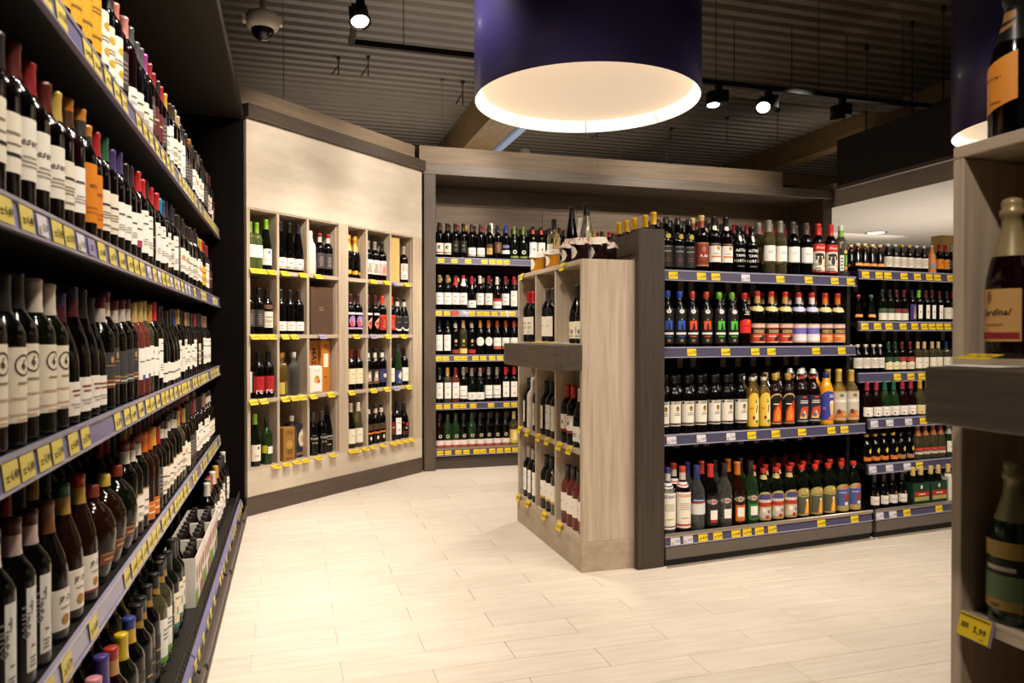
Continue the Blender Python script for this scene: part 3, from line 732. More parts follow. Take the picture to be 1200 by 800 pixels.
LAB.update({
    'herbred': (.020, .150, 130, '#c2a05c arch', [('p', [(-.85, .62), (.85, .62), (.6, .92), (-.6, .92)], '#4a4684'), ('r', -.9, .9, .62, .72, '#e9ddc2'), ('r', -.9, .9, .48, .62, '#b8331f'), ('p', [(-.9, .08), (.9, .08), (.8, .46), (-.6, .46)], '#cfc3ae'), ('o', -.2, .35, .010, .012, '#efe6d6'), ('o', .2, .12, .012, .010, '#b23a22'), ('o', .4, .3, .008, .010, '#5a6a7a')]),
    'herbgold': (.020, .150, 130, '#b59f5e arch', [('p', [(-.85, .06), (.85, .06), (.85, .68), (-.85, .68)], '#55563f'), ('o', .35, .9, .009, .009, '#ead05a'), ('ring', .35, .9, .011, .0015, '#6a5a20'), ('p', [(-.1, .06), (.75, .06), (.6, .6), (.2, .55)], '#d8742a'), ('p', [(.1, .08), (.5, .08), (.5, .45), (.25, .6)], '#f0c23a'), ('o', .3, .55, .006, .009, '#f4ead2'), ('l', -.7, .7, .72, .78, 1, '#6a5a20')]),
    'herbblue': (.020, .150, 130, '#b99f62 arch', [('p', [(-.85, .2), (.85, .2), (.85, .85), (-.85, .78)], '#4a5a94'), ('p', [(-.2, .85), (.7, .85), (.3, 1)], '#c9583f'), ('p', [(0, .35), (.75, .35), (.75, .62), (0, .62)], '#8a3d2a'), ('o', .3, .28, .012, .010, '#e9e2d4'), ('l', -.7, .4, .66, .72, 1, '#c9c0d8')]),
    'necklab': (.0, .0, 0, '', []),
    'diamond': (.015, .125, 110, '', [('p', [(-.05, .78), (.35, .58), (.75, .78), (.35, 1)], '#e3c548'), ('o', .35, .78, .004, .005, '#6a5412'), ('p', [(-1, .1), (1, .1), (1, .42), (0, .36), (-1, .42)], '#d8742a')]),
    'diamondtan': (.015, .125, 110, '', [('p', [(-.05, .78), (.35, .58), (.75, .78), (.35, 1)], '#e3c548'), ('o', .35, .78, .004, .005, '#6a5412'), ('p', [(-1, .1), (1, .1), (1, .42), (0, .36), (-1, .42)], '#a9794a')]),
    'bulbmark': (.045, .030, 110, '#d8853a', [('r', -1, 1, .3, .6, '#efc27a')]),
    'sixwhite': (.050, .105, 150, '#e9e0d2', [('l', -.7, .7, .2, .85, 6, '#a79d90')]),
    'orangecap': (.050, .100, 120, '#e58a1c', [('p', [(.0, .6), (.4, .6), (.2, .85)], '#5a2a10')]),
    'navylines': (.050, .095, 120, '#232539', [('r', -1, 1, .2, .25, '#8f94b5'), ('r', -1, 1, .5, .55, '#8f94b5'), ('r', -1, 1, .8, .85, '#8f94b5')]),
    'silverpatch': (.045, .050, 90, '#9a9492', []),
    'scallop': (.018, .120, 130, '', [('r', -1, 1, .6, .9, '#4a5a44'), ('r', -1, 1, .0, .55, '#ece2d2')]),
    'scallopr': (.018, .120, 130, '', [('r', -1, 1, .6, .9, '#7a2a2a'), ('r', -1, 1, .0, .55, '#ece2d2')]),
    'navytower': (.020, .150, 100, '#2f2f70', [('p', [(-.2, .1), (.5, .1), (.4, .9), (0, .9)], '#b08a5a'), ('l', -.3, .6, .1, .4, 3, '#d8b27a')]),
    'sidewhite': (.035, .130, 50, '#efe9dc', [('o', 0, .5, .004, .008, '#b34a5a')]),
    'creambig': (.035, .110, 120, '#ece2cc', [('l', -.5, .5, .5, .6, 1, '#8a7f70')]),
    'redhigh': (.030, .130, 125, '', [('r', -1, 1, .62, .95, '#a83a2a'), ('p', [(-1, 0), (1, 0), (1, .5), (0, .62), (-1, .5)], '#e6d6b8'), ('l', -.5, .5, .2, .3, 1, '#8a7f70')]),
    'greenhigh': (.030, .130, 125, '', [('r', -1, 1, .62, .95, '#2f4a34'), ('p', [(-1, 0), (1, 0), (1, .5), (0, .62), (-1, .5)], '#e6d6a8'), ('l', -.5, .5, .2, .3, 1, '#8a7f70')]),
    'redspot': (.020, .075, 110, '#efe6d8', [('o', -.2, .25, .006, .006, '#7a2a22'), ('l', -.5, .5, .6, .7, 1, '#a9a198')]),
    'ochrespot': (.020, .075, 110, '#e3cf96', [('o', -.2, .25, .006, .006, '#7a4a22'), ('l', -.5, .5, .6, .7, 1, '#a99158')]),
    'sparkrose': (.030, .080, 120, '', [('r', -1, 1, .6, .9, '#b9413a'), ('r', -1, 1, .2, .5, '#c9b5a0')]),
    'sparkgreen': (.050, .095, 90, '#e9e2d0', [('l', -.5, .5, .4, .6, 2, '#8a8f72')]),
    'tinywhite': (.040, .060, 120, '#e6ddd0', [('o', .3, 1.25, .006, .008, '#b48a5a'), ('l', -.5, .5, .4, .6, 1, '#a9a198')]),
    'cardinal': (.035, .105, 105, '#c79a5a', [('ti', 'Cardinal', -.2, .55, .0175, '#4a3220'), ('o', -.4, .85, .006, .012, '#8a6234'), ('r', -.92, .92, .05, .17, '#8e1f26'), ('l', -.6, .3, .3, .36, 1, '#a37a44')]),
    'greengold': (.030, .140, 115, '', [('r', -.9, .9, .74, .98, '#b59a4e'), ('r', -.9, .9, .50, .72, '#1f1d16'), ('l', -.7, .7, .54, .68, 1, '#cfc9b4'), ('r', -.9, .9, .14, .50, '#6f8a5c'), ('r', -.9, .9, 0, .14, '#b59a4e'), ('l', -.5, .2, .02, .12, 1, '#5a3a1c')]),
    'orangediag': (.050, .130, 120, '', [('p', [(-1, 0), (1, .25), (1, 1), (-1, .75)], '#d98a2a'), ('l', -.5, .4, .6, .68, 1, '#7a4410'), ('l', -.2, .5, .22, .28, 1, '#7a4410')]),
    'vine': (.025, .085, 125, '#e6dcbc', [('o', -.1, .5, .010, .016, '#a9a83c'), ('o', .5, .4, .008, .012, '#8d7a9a'), ('l', -.8, .8, .1, .2, 1, '#8a7f70')]),
    'speckle': (.030, .075, 110, '#ece6da', [('l', -.6, .6, .3, .6, 2, '#6a6058')]),
    'redfoot': (.060, .090, 125, '#efe8dc', [('r', -1, 1, 0, .16, '#8f2f2a'), ('o', .2, .55, .006, .010, '#4a4440')]),
    'whitegoldfoot': (.060, .100, 115, '#efe8dc', [('r', -1, 1, 0, .12, '#c99a3a'), ('l', -.5, .5, .5, .6, 1, '#a9a198')]),
    'roselab': (.065, .095, 110, '#efe6da', [('l', -.5, .5, .5, .6, 1, '#a9a198')]),
})


def label_mesh(key, shape):
    k = ('l', key, shape)
    if k not in _mesh:
        z0, h, ang, base, items = LAB[key]
        R = SHAPES[shape][2]
        if shape in SCALED:
            fr, fz = SCALED[shape]
            z0, h, items = z0*fz, h*fz, shrink(items, fr)
        rad = None
        if shape in ('dimple', 'bulb', 'bulb_s'):
            pr = SHAPES[shape][0]

            def rad(z, pr=pr):
                for (r0, a), (r1, b_) in zip(pr, pr[1:]):
                    if a <= z <= b_ and b_ > a:
                        return r0+(r1-r0)*(z-a)/(b_-a)
                return R
        mb, mats = MB(), []
        design(mb, R, z0, h, math.radians(ang)*R, base, items, mats, rad)
        _mesh[k] = mb.mesh('bottle_label', mats)
    return _mesh[k]


def collar_mesh(shape, colour, z0, z1, arc):
    """paper collar round the shoulder or neck between two heights"""
    k = ('n', shape, colour, z0, z1, arc)
    if k not in _mesh:
        pr = SHAPES[shape][0]

        def rad(z):
            for (r0, a), (r1, b_) in zip(pr, pr[1:]):
                if a <= z <= b_ and b_ > a:
                    return r0+(r1-r0)*(z-a)/(b_-a)
            return .0145
        b = MB()
        n = 8
        cs = colour.split('/')
        rings = [z0+(z1-z0)*i/4 for i in range(5)]
        for i in range(n+1):
            a = math.radians(arc)*(i/n-.5)
            for q, z in enumerate(rings):
                # the lower edge droops in a shield shape
                zz = z+(z1-z0)*.35*(abs(i/n-.5)*2)**2*(1-q/4)
                r = rad(zz)+.0010
                b.v.append((r*math.sin(a), -r*math.cos(a), zz))
        for i in range(n):
            for q in range(4):
                b.face([i*5+q, (i+1)*5+q, (i+1)*5+q+1, i*5+q+1], 1 if len(cs) > 1 and q == 1 else 0, True)
        _mesh[k] = b.mesh('neck_label', [paper(c) for c in cs])
    return _mesh[k]


def wire_mesh():
    if 'wire' not in _mesh:
        b = MB()
        for s in (-1, 1):
            b.tube([(s*.017, 0, .255), (s*.026, -.004, .275), (s*.020, 0, .296), (s*.006, 0, .309)], .0016)
        b.tube([(-.018, 0, .262), (-.012, -.014, .262), (.012, -.014, .262), (.018, 0, .262)], .0016)
        _mesh['wire'] = b.mesh('wire_clip', mat('clip_wire', '#b9b0a8', .3, .8))
    return _mesh['wire']


# type: (object name, shape, glass, cap, label, description, collar)
T = {}


def typ(key, name, shape, glass, cap, lab, desc, collar=None):
    T[key] = (name, shape, glass, cap, lab, desc, collar)


def bottle(key, pos, rz, label, group, seg=14, jit=.10, tall=False, cat='bottle'):
    name, shape, glass, cap, lab, desc, collar = T[key]
    o = put(name, body_mesh(shape, glass, seg), None, pos, rz+random.uniform(-jit, jit))
    if tall:
        o.scale = (1, 1, random.uniform(.955, 1.03))
    tag(o, label, cat, group)
    if cap:
        put('capsule', cap_mesh(shape, cap, seg), o)
    if lab:
        put('paper_label', label_mesh(lab, shape), o)
    if collar:
        put('neck_label', collar_mesh(shape, *collar), o)
    if shape == 'swing':
        put('wire_clip', wire_mesh(), o)
    return o

# ================================================================== SETTING
def floor_material(name, joints):
    m = bpy.data.materials.new(name)
    m.use_nodes = True
    nt = m.node_tree
    L = nt.links.new
    b = nt.nodes['Principled BSDF']
    tc = nt.nodes.new('ShaderNodeTexCoord')
    oi = nt.nodes.new('ShaderNodeObjectInfo')
    mp = nt.nodes.new('ShaderNodeMapping')
    mp.inputs['Scale'].default_value = (1.6, 14.0, 1.0)
    ad = nt.nodes.new('ShaderNodeVectorMath')
    ml = nt.nodes.new('ShaderNodeMath')
    ml.operation = 'MULTIPLY'
    ml.inputs[1].default_value = 53.0
    nz = nt.nodes.new('ShaderNodeTexNoise')
    nz.inputs['Scale'].default_value = 3.0
    nz.inputs['Detail'].default_value = 7.0
    rp = nt.nodes.new('ShaderNodeValToRGB')
    rp.color_ramp.elements[0].position = .25
    rp.color_ramp.elements[1].position = .72
    rp.color_ramp.elements[0].color = lin('#d3c6b5')
    rp.color_ramp.elements[1].color = lin('#e3d8ca')
    L(tc.outputs['Object'], mp.inputs['Vector'])
    L(oi.outputs['Random'], ml.inputs[0])
    L(mp.outputs['Vector'], ad.inputs[0])
    L(ml.outputs[0], ad.inputs[1])
    L(ad.outputs[0], nz.inputs['Vector'])
    L(nz.outputs['Fac'], rp.inputs['Fac'])
    hs = nt.nodes.new('ShaderNodeHueSaturation')
    ma = nt.nodes.new('ShaderNodeMath')
    ma.operation = 'MULTIPLY_ADD'
    ma.inputs[1].default_value = .07
    ma.inputs[2].default_value = .97
    L(oi.outputs['Random'], ma.inputs[0])
    L(ma.outputs[0], hs.inputs['Value'])
    L(rp.outputs['Color'], hs.inputs['Color'])
    L(hs.outputs['Color'], b.inputs['Base Color'])
    if joints:
        br = nt.nodes.new('ShaderNodeTexBrick')
        br.offset = .5
        br.inputs['Scale'].default_value = 1.0
        br.inputs['Brick Width'].default_value = .6
        br.inputs['Row Height'].default_value = .15
        br.inputs['Mortar Size'].default_value = .0015
        br.inputs['Color1'].default_value = lin('#d9cdbd')
        br.inputs['Color2'].default_value = lin('#ddd1c2')
        br.inputs['Mortar'].default_value = lin('#a08c78')
        L(tc.outputs['Object'], br.inputs['Vector'])
        L(br.outputs['Color'], b.inputs['Base Color'])
    b.inputs['Roughness'].default_value = .42
    b.inputs['Specular IOR Level'].default_value = .35
    return m


mb = MB()
TX, TY = -0.14, 3.245           # a tile corner
mb.box(-4-TX, 9.4-TX, -3-TY, 11.5-TY, -.08, -.004)
floor = struct('floor', mb.mesh('floor', floor_material('floor_screed', True)), (TX, TY, 0))
TILE = floor_material('floor_tile_stone', False)
mb = MB()
mb.bbox(.001, .599, .001, .149, 0, .004, .0012)
tile_me = mb.mesh('floor_tile', TILE)


def in_view(x, y, z=0.0):
    c, s = math.cos(YAW), math.sin(YAW)
    w = s*x+c*y
    if w < .5:
        return False
    r = c*x-s*y
    return abs(r/w) < 720/FPX and (CAM_H-z)/w < 430/FPX


n = 0
for k in range(-8, 24):
    y0 = TY-.15*6+.15*(k-2)
    x0 = TX+(.3 if (k % 2) else 0)
    for i in range(-2, 10):
        xa, ya = x0+.6*i, y0
        pts = [(xa+.02, ya+.07), (xa+.58, ya+.07), (xa+.3, ya+.14), (xa+.3, ya+.01)]
        if not any(in_view(*p) for p in pts):
            continue
        if xa+.6 < -.22 or ya > 6.35:
            continue
        if xa > 1.40 and ya > 4.5 and xa < 5:
            continue                                   # hidden behind the island and the gondola
        if xa > 1.85 and ya > 3.55:
            continue
        if xa+.6 < (ya-5.1)*1.09-.35:
            continue                                   # under the cubby cabinet
        if xa > 1.8 and ya < 1.2:
            continue                                   # behind the near cabinet
        put('floor_tile', tile_me, floor, (xa-TX, ya-TY, -.004))
        n += 1
print('floor tiles', n)

# corrugated ceiling, ribs run along x
mb = MB()
CZ, PITCHC = 3.7, .16
yy = -2.0
prof = []
while yy < 11:
    prof += [(yy, CZ+.045), (yy+.035, CZ+.045), (yy+.06, CZ), (yy+.135, CZ)]
    yy += PITCHC
for (a, za), (b_, zb) in zip(prof, prof[1:]):
    k = len(mb.v)
    mb.v += [(-3, a, za), (9.4, a, za), (9.4, b_, zb), (-3, b_, zb)]
    mb.face([k, k+1, k+2, k+3])
mb.box(-3, 9.4, -2, 11, CZ+.05, CZ+.10)
struct('ceiling', mb.mesh('ceiling', noisy('corrugated_sheet', '#6e6256', '#7c7063', (1, 1, 1), 1.5, .45, rnd=0)))


def slab(name, x0, x1, y0, y1, z0, z1, m):
    b = MB()
    b.box(x0, x1, y0, y1, z0, z1)
    return struct(name, b.mesh(name, m))


PLASTER = noisy('wall_paint', '#6d6258', '#7a6f64', (1, 1, 1), 2.0, .8)
slab('wall_left', -1.16, -1.0, -2, 10.7, 0, CZ, BLACKW)
slab('wall_far', -1.0, 9.3, 10.6, 10.7, 0, CZ, PLASTER)
slab('wall_right', 9.2, 9.3, -2, 10.6, 0, CZ, noisy('wall_paint_pale', '#a79a8a', '#b3a696', (1, 1, 1), 2.0, .8))
GLULAM = noisy('glulam_pine', '#5c472a', '#7d6238', (.8, 8, 10), 3.0, .55)
GLULAM2 = noisy('glulam_pine_y', '#5c472a', '#7d6238', (8, .8, 10), 3.0, .55)
slab('ceiling_beam', 1.9, 2.24, 4.2, 10.0, 3.30, CZ, GLULAM2)
slab('ceiling_beam', 6.3, 6.5, 2.0, 10.0, 3.42, CZ, GLULAM2)
slab('ceiling_beam', -1.0, 9.2, 10.0, 10.2, 3.30, CZ, GLULAM)
# partition behind the rear shelves: boarded with wide planks
mb = MB()
mb.box(.95, 5.17, .012, .10, 0, 2.745)
wb = struct('wall_back', mb.mesh('wall_back', BROWNB), (0, 6.70, 0))
PLANK = noisy('wall_plank_wood', '#6f5d4a', '#8d7862', (.7, 5, 16), 3.0, .6, rnd=.14, bump=.2)
for r in range(5):
    z0 = 1.72+r*.205
    for c in range(3):
        xs = [.98, 2.3+(.35 if r % 2 else 0), 3.7+(.35 if r % 2 else 0), 5.06]
        b = MB()
        b.bbox(xs[c]+.001, xs[c+1]-.001, -.006, .012, z0+.001, z0+.204, .002)
        put('plank', b.mesh('plank', PLANK), wb)
# pale bulkhead over the counter zone beyond the gondola
WHITE = noisy('bulkhead_paint', '#c9c2b8', '#d6cfc6', (1, 1, 1), 1.0, .7)
slab('trim_1', 5.20, 9.15, 1.8, 8.6, 2.42, 2.66, WHITE)
slab('wall_counter', 5.20, 9.15, 8.65, 8.72, 0, 2.42, noisy('counter_wall_paint', '#5d5b5e', '#68666a', (1, 1, 1), 2, .7))
slab('trim_2', 5.25, 5.45, 8.2, 8.4, 0, 2.42, BLACKW)

# ================================================================== PRICE TAGS AND SHELVES
TAG_Y, TAG_W, TAG_L, TAG_R = paper('#ecc81c'), paper('#d9d3da'), paper('#9a90ad'), paper('#d2402c')


def tag_mesh(kind, w=.056, h=.037):
    k = ('tag', kind, w, h)
    if k in _mesh:
        return _mesh[k]
    mats = [{'b': TAG_Y, 'p': paper('#dcc868'), 'y': TAG_Y, 'w': TAG_W, 'l': TAG_L, 'r': TAG_R}[kind[0]], paper('#3c3420')]
    b = MB()
    b.box(-w/2, w/2, -.0012, 0, -h/2, h/2, 0)
    if kind == 'big':
        design(b, 9.0, -h/2, h, w, '', [('r', -.95, .95, .88, .93, '#5a4a14'), ('l', -.85, -.25, .40, .62, 3, '#4a4030'), ('t', '5,99', .42, .42, h*.36, '#2e2818'), ('l', .3, .9, .10, .16, 1, '#5a4a14')], mats)
    elif kind[0] in 'yrp':
        price = {'y0': '4,99', 'y1': '3,79', 'y2': '6,49', 'y3': '5,99', 'p0': '4,99', 'p1': '3,79', 'p2': '6,49', 'p3': '5,99', 'r0': '2,99'}.get(kind, '')
        its = [('l', -.85, -.25, .25, .55, 2, '#5a4a14')]
        if price:
            its.append(('t', price, .38, .45, h*.5, '#3c3420'))
        design(b, 9.0, -h/2, h, w, '', its, mats)
    elif kind[0] == 'w':
        design(b, 9.0, -h/2, h, w, '', [('p', [(-.95, .45), (-.3, .45), (-.62, .92)], '#3f3f86'), ('r', -.85, -.4, .08, .42, '#b9b07a'), ('t', '3,29', .38, .42, h*.45, '#55505a')], mats)
    else:
        design(b, 9.0, -h/2, h, w, '', [('l', -.7, .7, .3, .7, 2, '#6a6280')], mats)
    # printed faces sit proud of the card front
    for i in range(8, len(b.v)):
        x, y, z = b.v[i]
        b.v[i] = (x, y-.0012, z)
    _mesh[k] = b.mesh('price_tag', mats)
    return _mesh[k]


def rack_shelf(root, z, x0, x1, ya, yb, tags, rail=False, wire=False, strip_h=.046, lip=True, strip_m=None):
    """one shelf board with its price strip and tags; z is the top of the board, ya its front edge"""
    b = MB()
    b.box(x0, x1, ya+.010, yb, z-.028, z)
    b.box(x0, x1, ya+.010, ya+.022, z-.052, z-.028)
    sh = put('shelf', b.mesh('shelf', SHELF_D), root)
    b = MB()
    zt = z-.004
    if lip:                       # clear-fronted extrusion: sloping face with rolled edges in the painted highlight colour
        b.prism([(ya+.010, zt-strip_h), (ya+.010, zt), (ya+.002, zt), (ya-.004, zt-strip_h)], 'x', x0, x1, 0)
        b.box(x0, x1, ya-.002, ya+.008, zt, zt+.007, 1)
        b.box(x0, x1, ya-.008, ya+.004, zt-strip_h-.005, zt-strip_h, 1)
        put('price_strip', b.mesh('price_strip', [strip_m or STRIP, STRIP_L]), sh)
    if rail:
        b = MB()
        b.tube([(x0, ya-.004, z+.012), (x1, ya-.004, z+.012)], .006, 8)
        b.box(x0, x1, ya-.006, ya+.004, z-.002, z+.006)
        put('front_rail', b.mesh('front_rail', RAIL_S), sh)
    for x, k in tags:
        put('price_tag', tag_mesh(k, .066, .042) if k[0] == 'p' else tag_mesh(k), sh, (x, ya-.0030, zt-strip_h/2), rx=-.12)
    return sh


# ================================================================== WALL RACK (long rack beside the aisle)
LF = Frame(-.287, 0, 90)
lr = empty('wall_rack', LF.w(0, 0), LF.t, 'long black bottle rack of five shelves along the aisle wall', 'shelf rack')
b = MB()
b.box(.2, 4.915, .60, .62, 0, 2.5)
put('back_panel', b.mesh('back_panel', BLACKW), lr)
b = MB()
b.box(4.915, 4.955, 0, .66, 0, 2.5)
put('end_panel', b.mesh('end_panel', BLACKW), lr)
b = MB()
b.box(.2, 4.955, .02, .66, 2.5, 2.60)
b.box(.2, 4.955, 0, .02, 2.492, 2.55)
b.box(.2, 4.955, .008, .02, 2.55, 2.60)
put('canopy', b.mesh('canopy', noisy('dark_canopy_board', '#1c1611', '#282019', (.7, 12, 18), 3.0, .5)), lr)
b = MB()
b.box(.2, 4.915, .06, .60, 0, .09)
b.box(.2, 4.915, .035, .06, .02, .075)
put('base_plinth', b.mesh('base_plinth', KICK), lr)
STRIP_V = mat('strip_violet', '#74719c', .3, coat=.3)
rr = random.Random(3)


def run_tags(x0, x1, step, gap, kinds='yyyyy', skip=.18):
    out, x = [], x0
    while x < x1:
        if rr.random() > skip:
            k = rr.choice(kinds)
            out.append((x, k if k not in 'yp' else '%s%d' % (k, rr.randrange(4))))
        x += step+rr.random()*gap
    return out


LZ = {1: 1.795, 2: 1.371, 3: .955, 4: .523, 5: .128}
for i in (1, 2, 3, 4):
    tg = run_tags(1.25, 4.88, .074, .04, 'ppppplw' if i == 2 else 'pppppp')
    rack_shelf(lr, LZ[i], .2, 4.913, .143, .598, tg, strip_m=STRIP_V)
sh = rack_shelf(lr, LZ[5], .2, 4.913, .035, .598, [], strip_m=STRIP_V, lip=False)
# bottom edge: wire guard, rounded price rail, bumper rails on hooks
b = MB()
for j in range(2):
    b.tube([(.2, .030, LZ[5]+.018+.022*j), (4.9, .030, LZ[5]+.018+.022*j)], .0025, 6)
for j in range(110):
    x = .9+j*.0365
    b.box(x-.001, x+.001, .0285, .0315, LZ[5]-.002, LZ[5]+.042)
put('wire_guard', b.mesh('wire_guard', STEEL_D), sh)
for x0, x1 in ((.2, 1.55), (1.56, 2.55), (2.56, 3.55), (3.56, 4.90)):
    b = MB()
    b.prism([(.016, .072), (.026, .066), (.030, .098), (.026, .122), (.014, .112), (.010, .090)], 'x', x0, x1)
    ps = put('price_strip', b.mesh('price_strip', STRIP_V), sh)
for x, k in run_tags(1.3, 4.88, .085, .06, 'pppp'):
    put('price_tag', tag_mesh(k, .05, .030), sh, (x, .0095, .093), rx=-.16)
b = MB()
for yv, zv in ((-.018, .062), (-.012, .040), (-.020, .018)):
    b.box(.2, 4.92, yv, yv+.012, zv, zv+.012)
b.box(.2, 4.92, -.008, .034, .002, .030)
put('bumper_rail', b.mesh('bumper_rail', mat('bumper_grey', '#6b6058', .4, .4)), lr)
b = MB()
for x in (1.55, 2.555, 3.555, 4.5):
    b.tube([(x, .03, .085), (x, .0, .062), (x+.02, -.018, .078), (x+.025, -.02, .06)], .005, 6)
put('rail_hook', b.mesh('rail_hook', STEEL_D), lr)

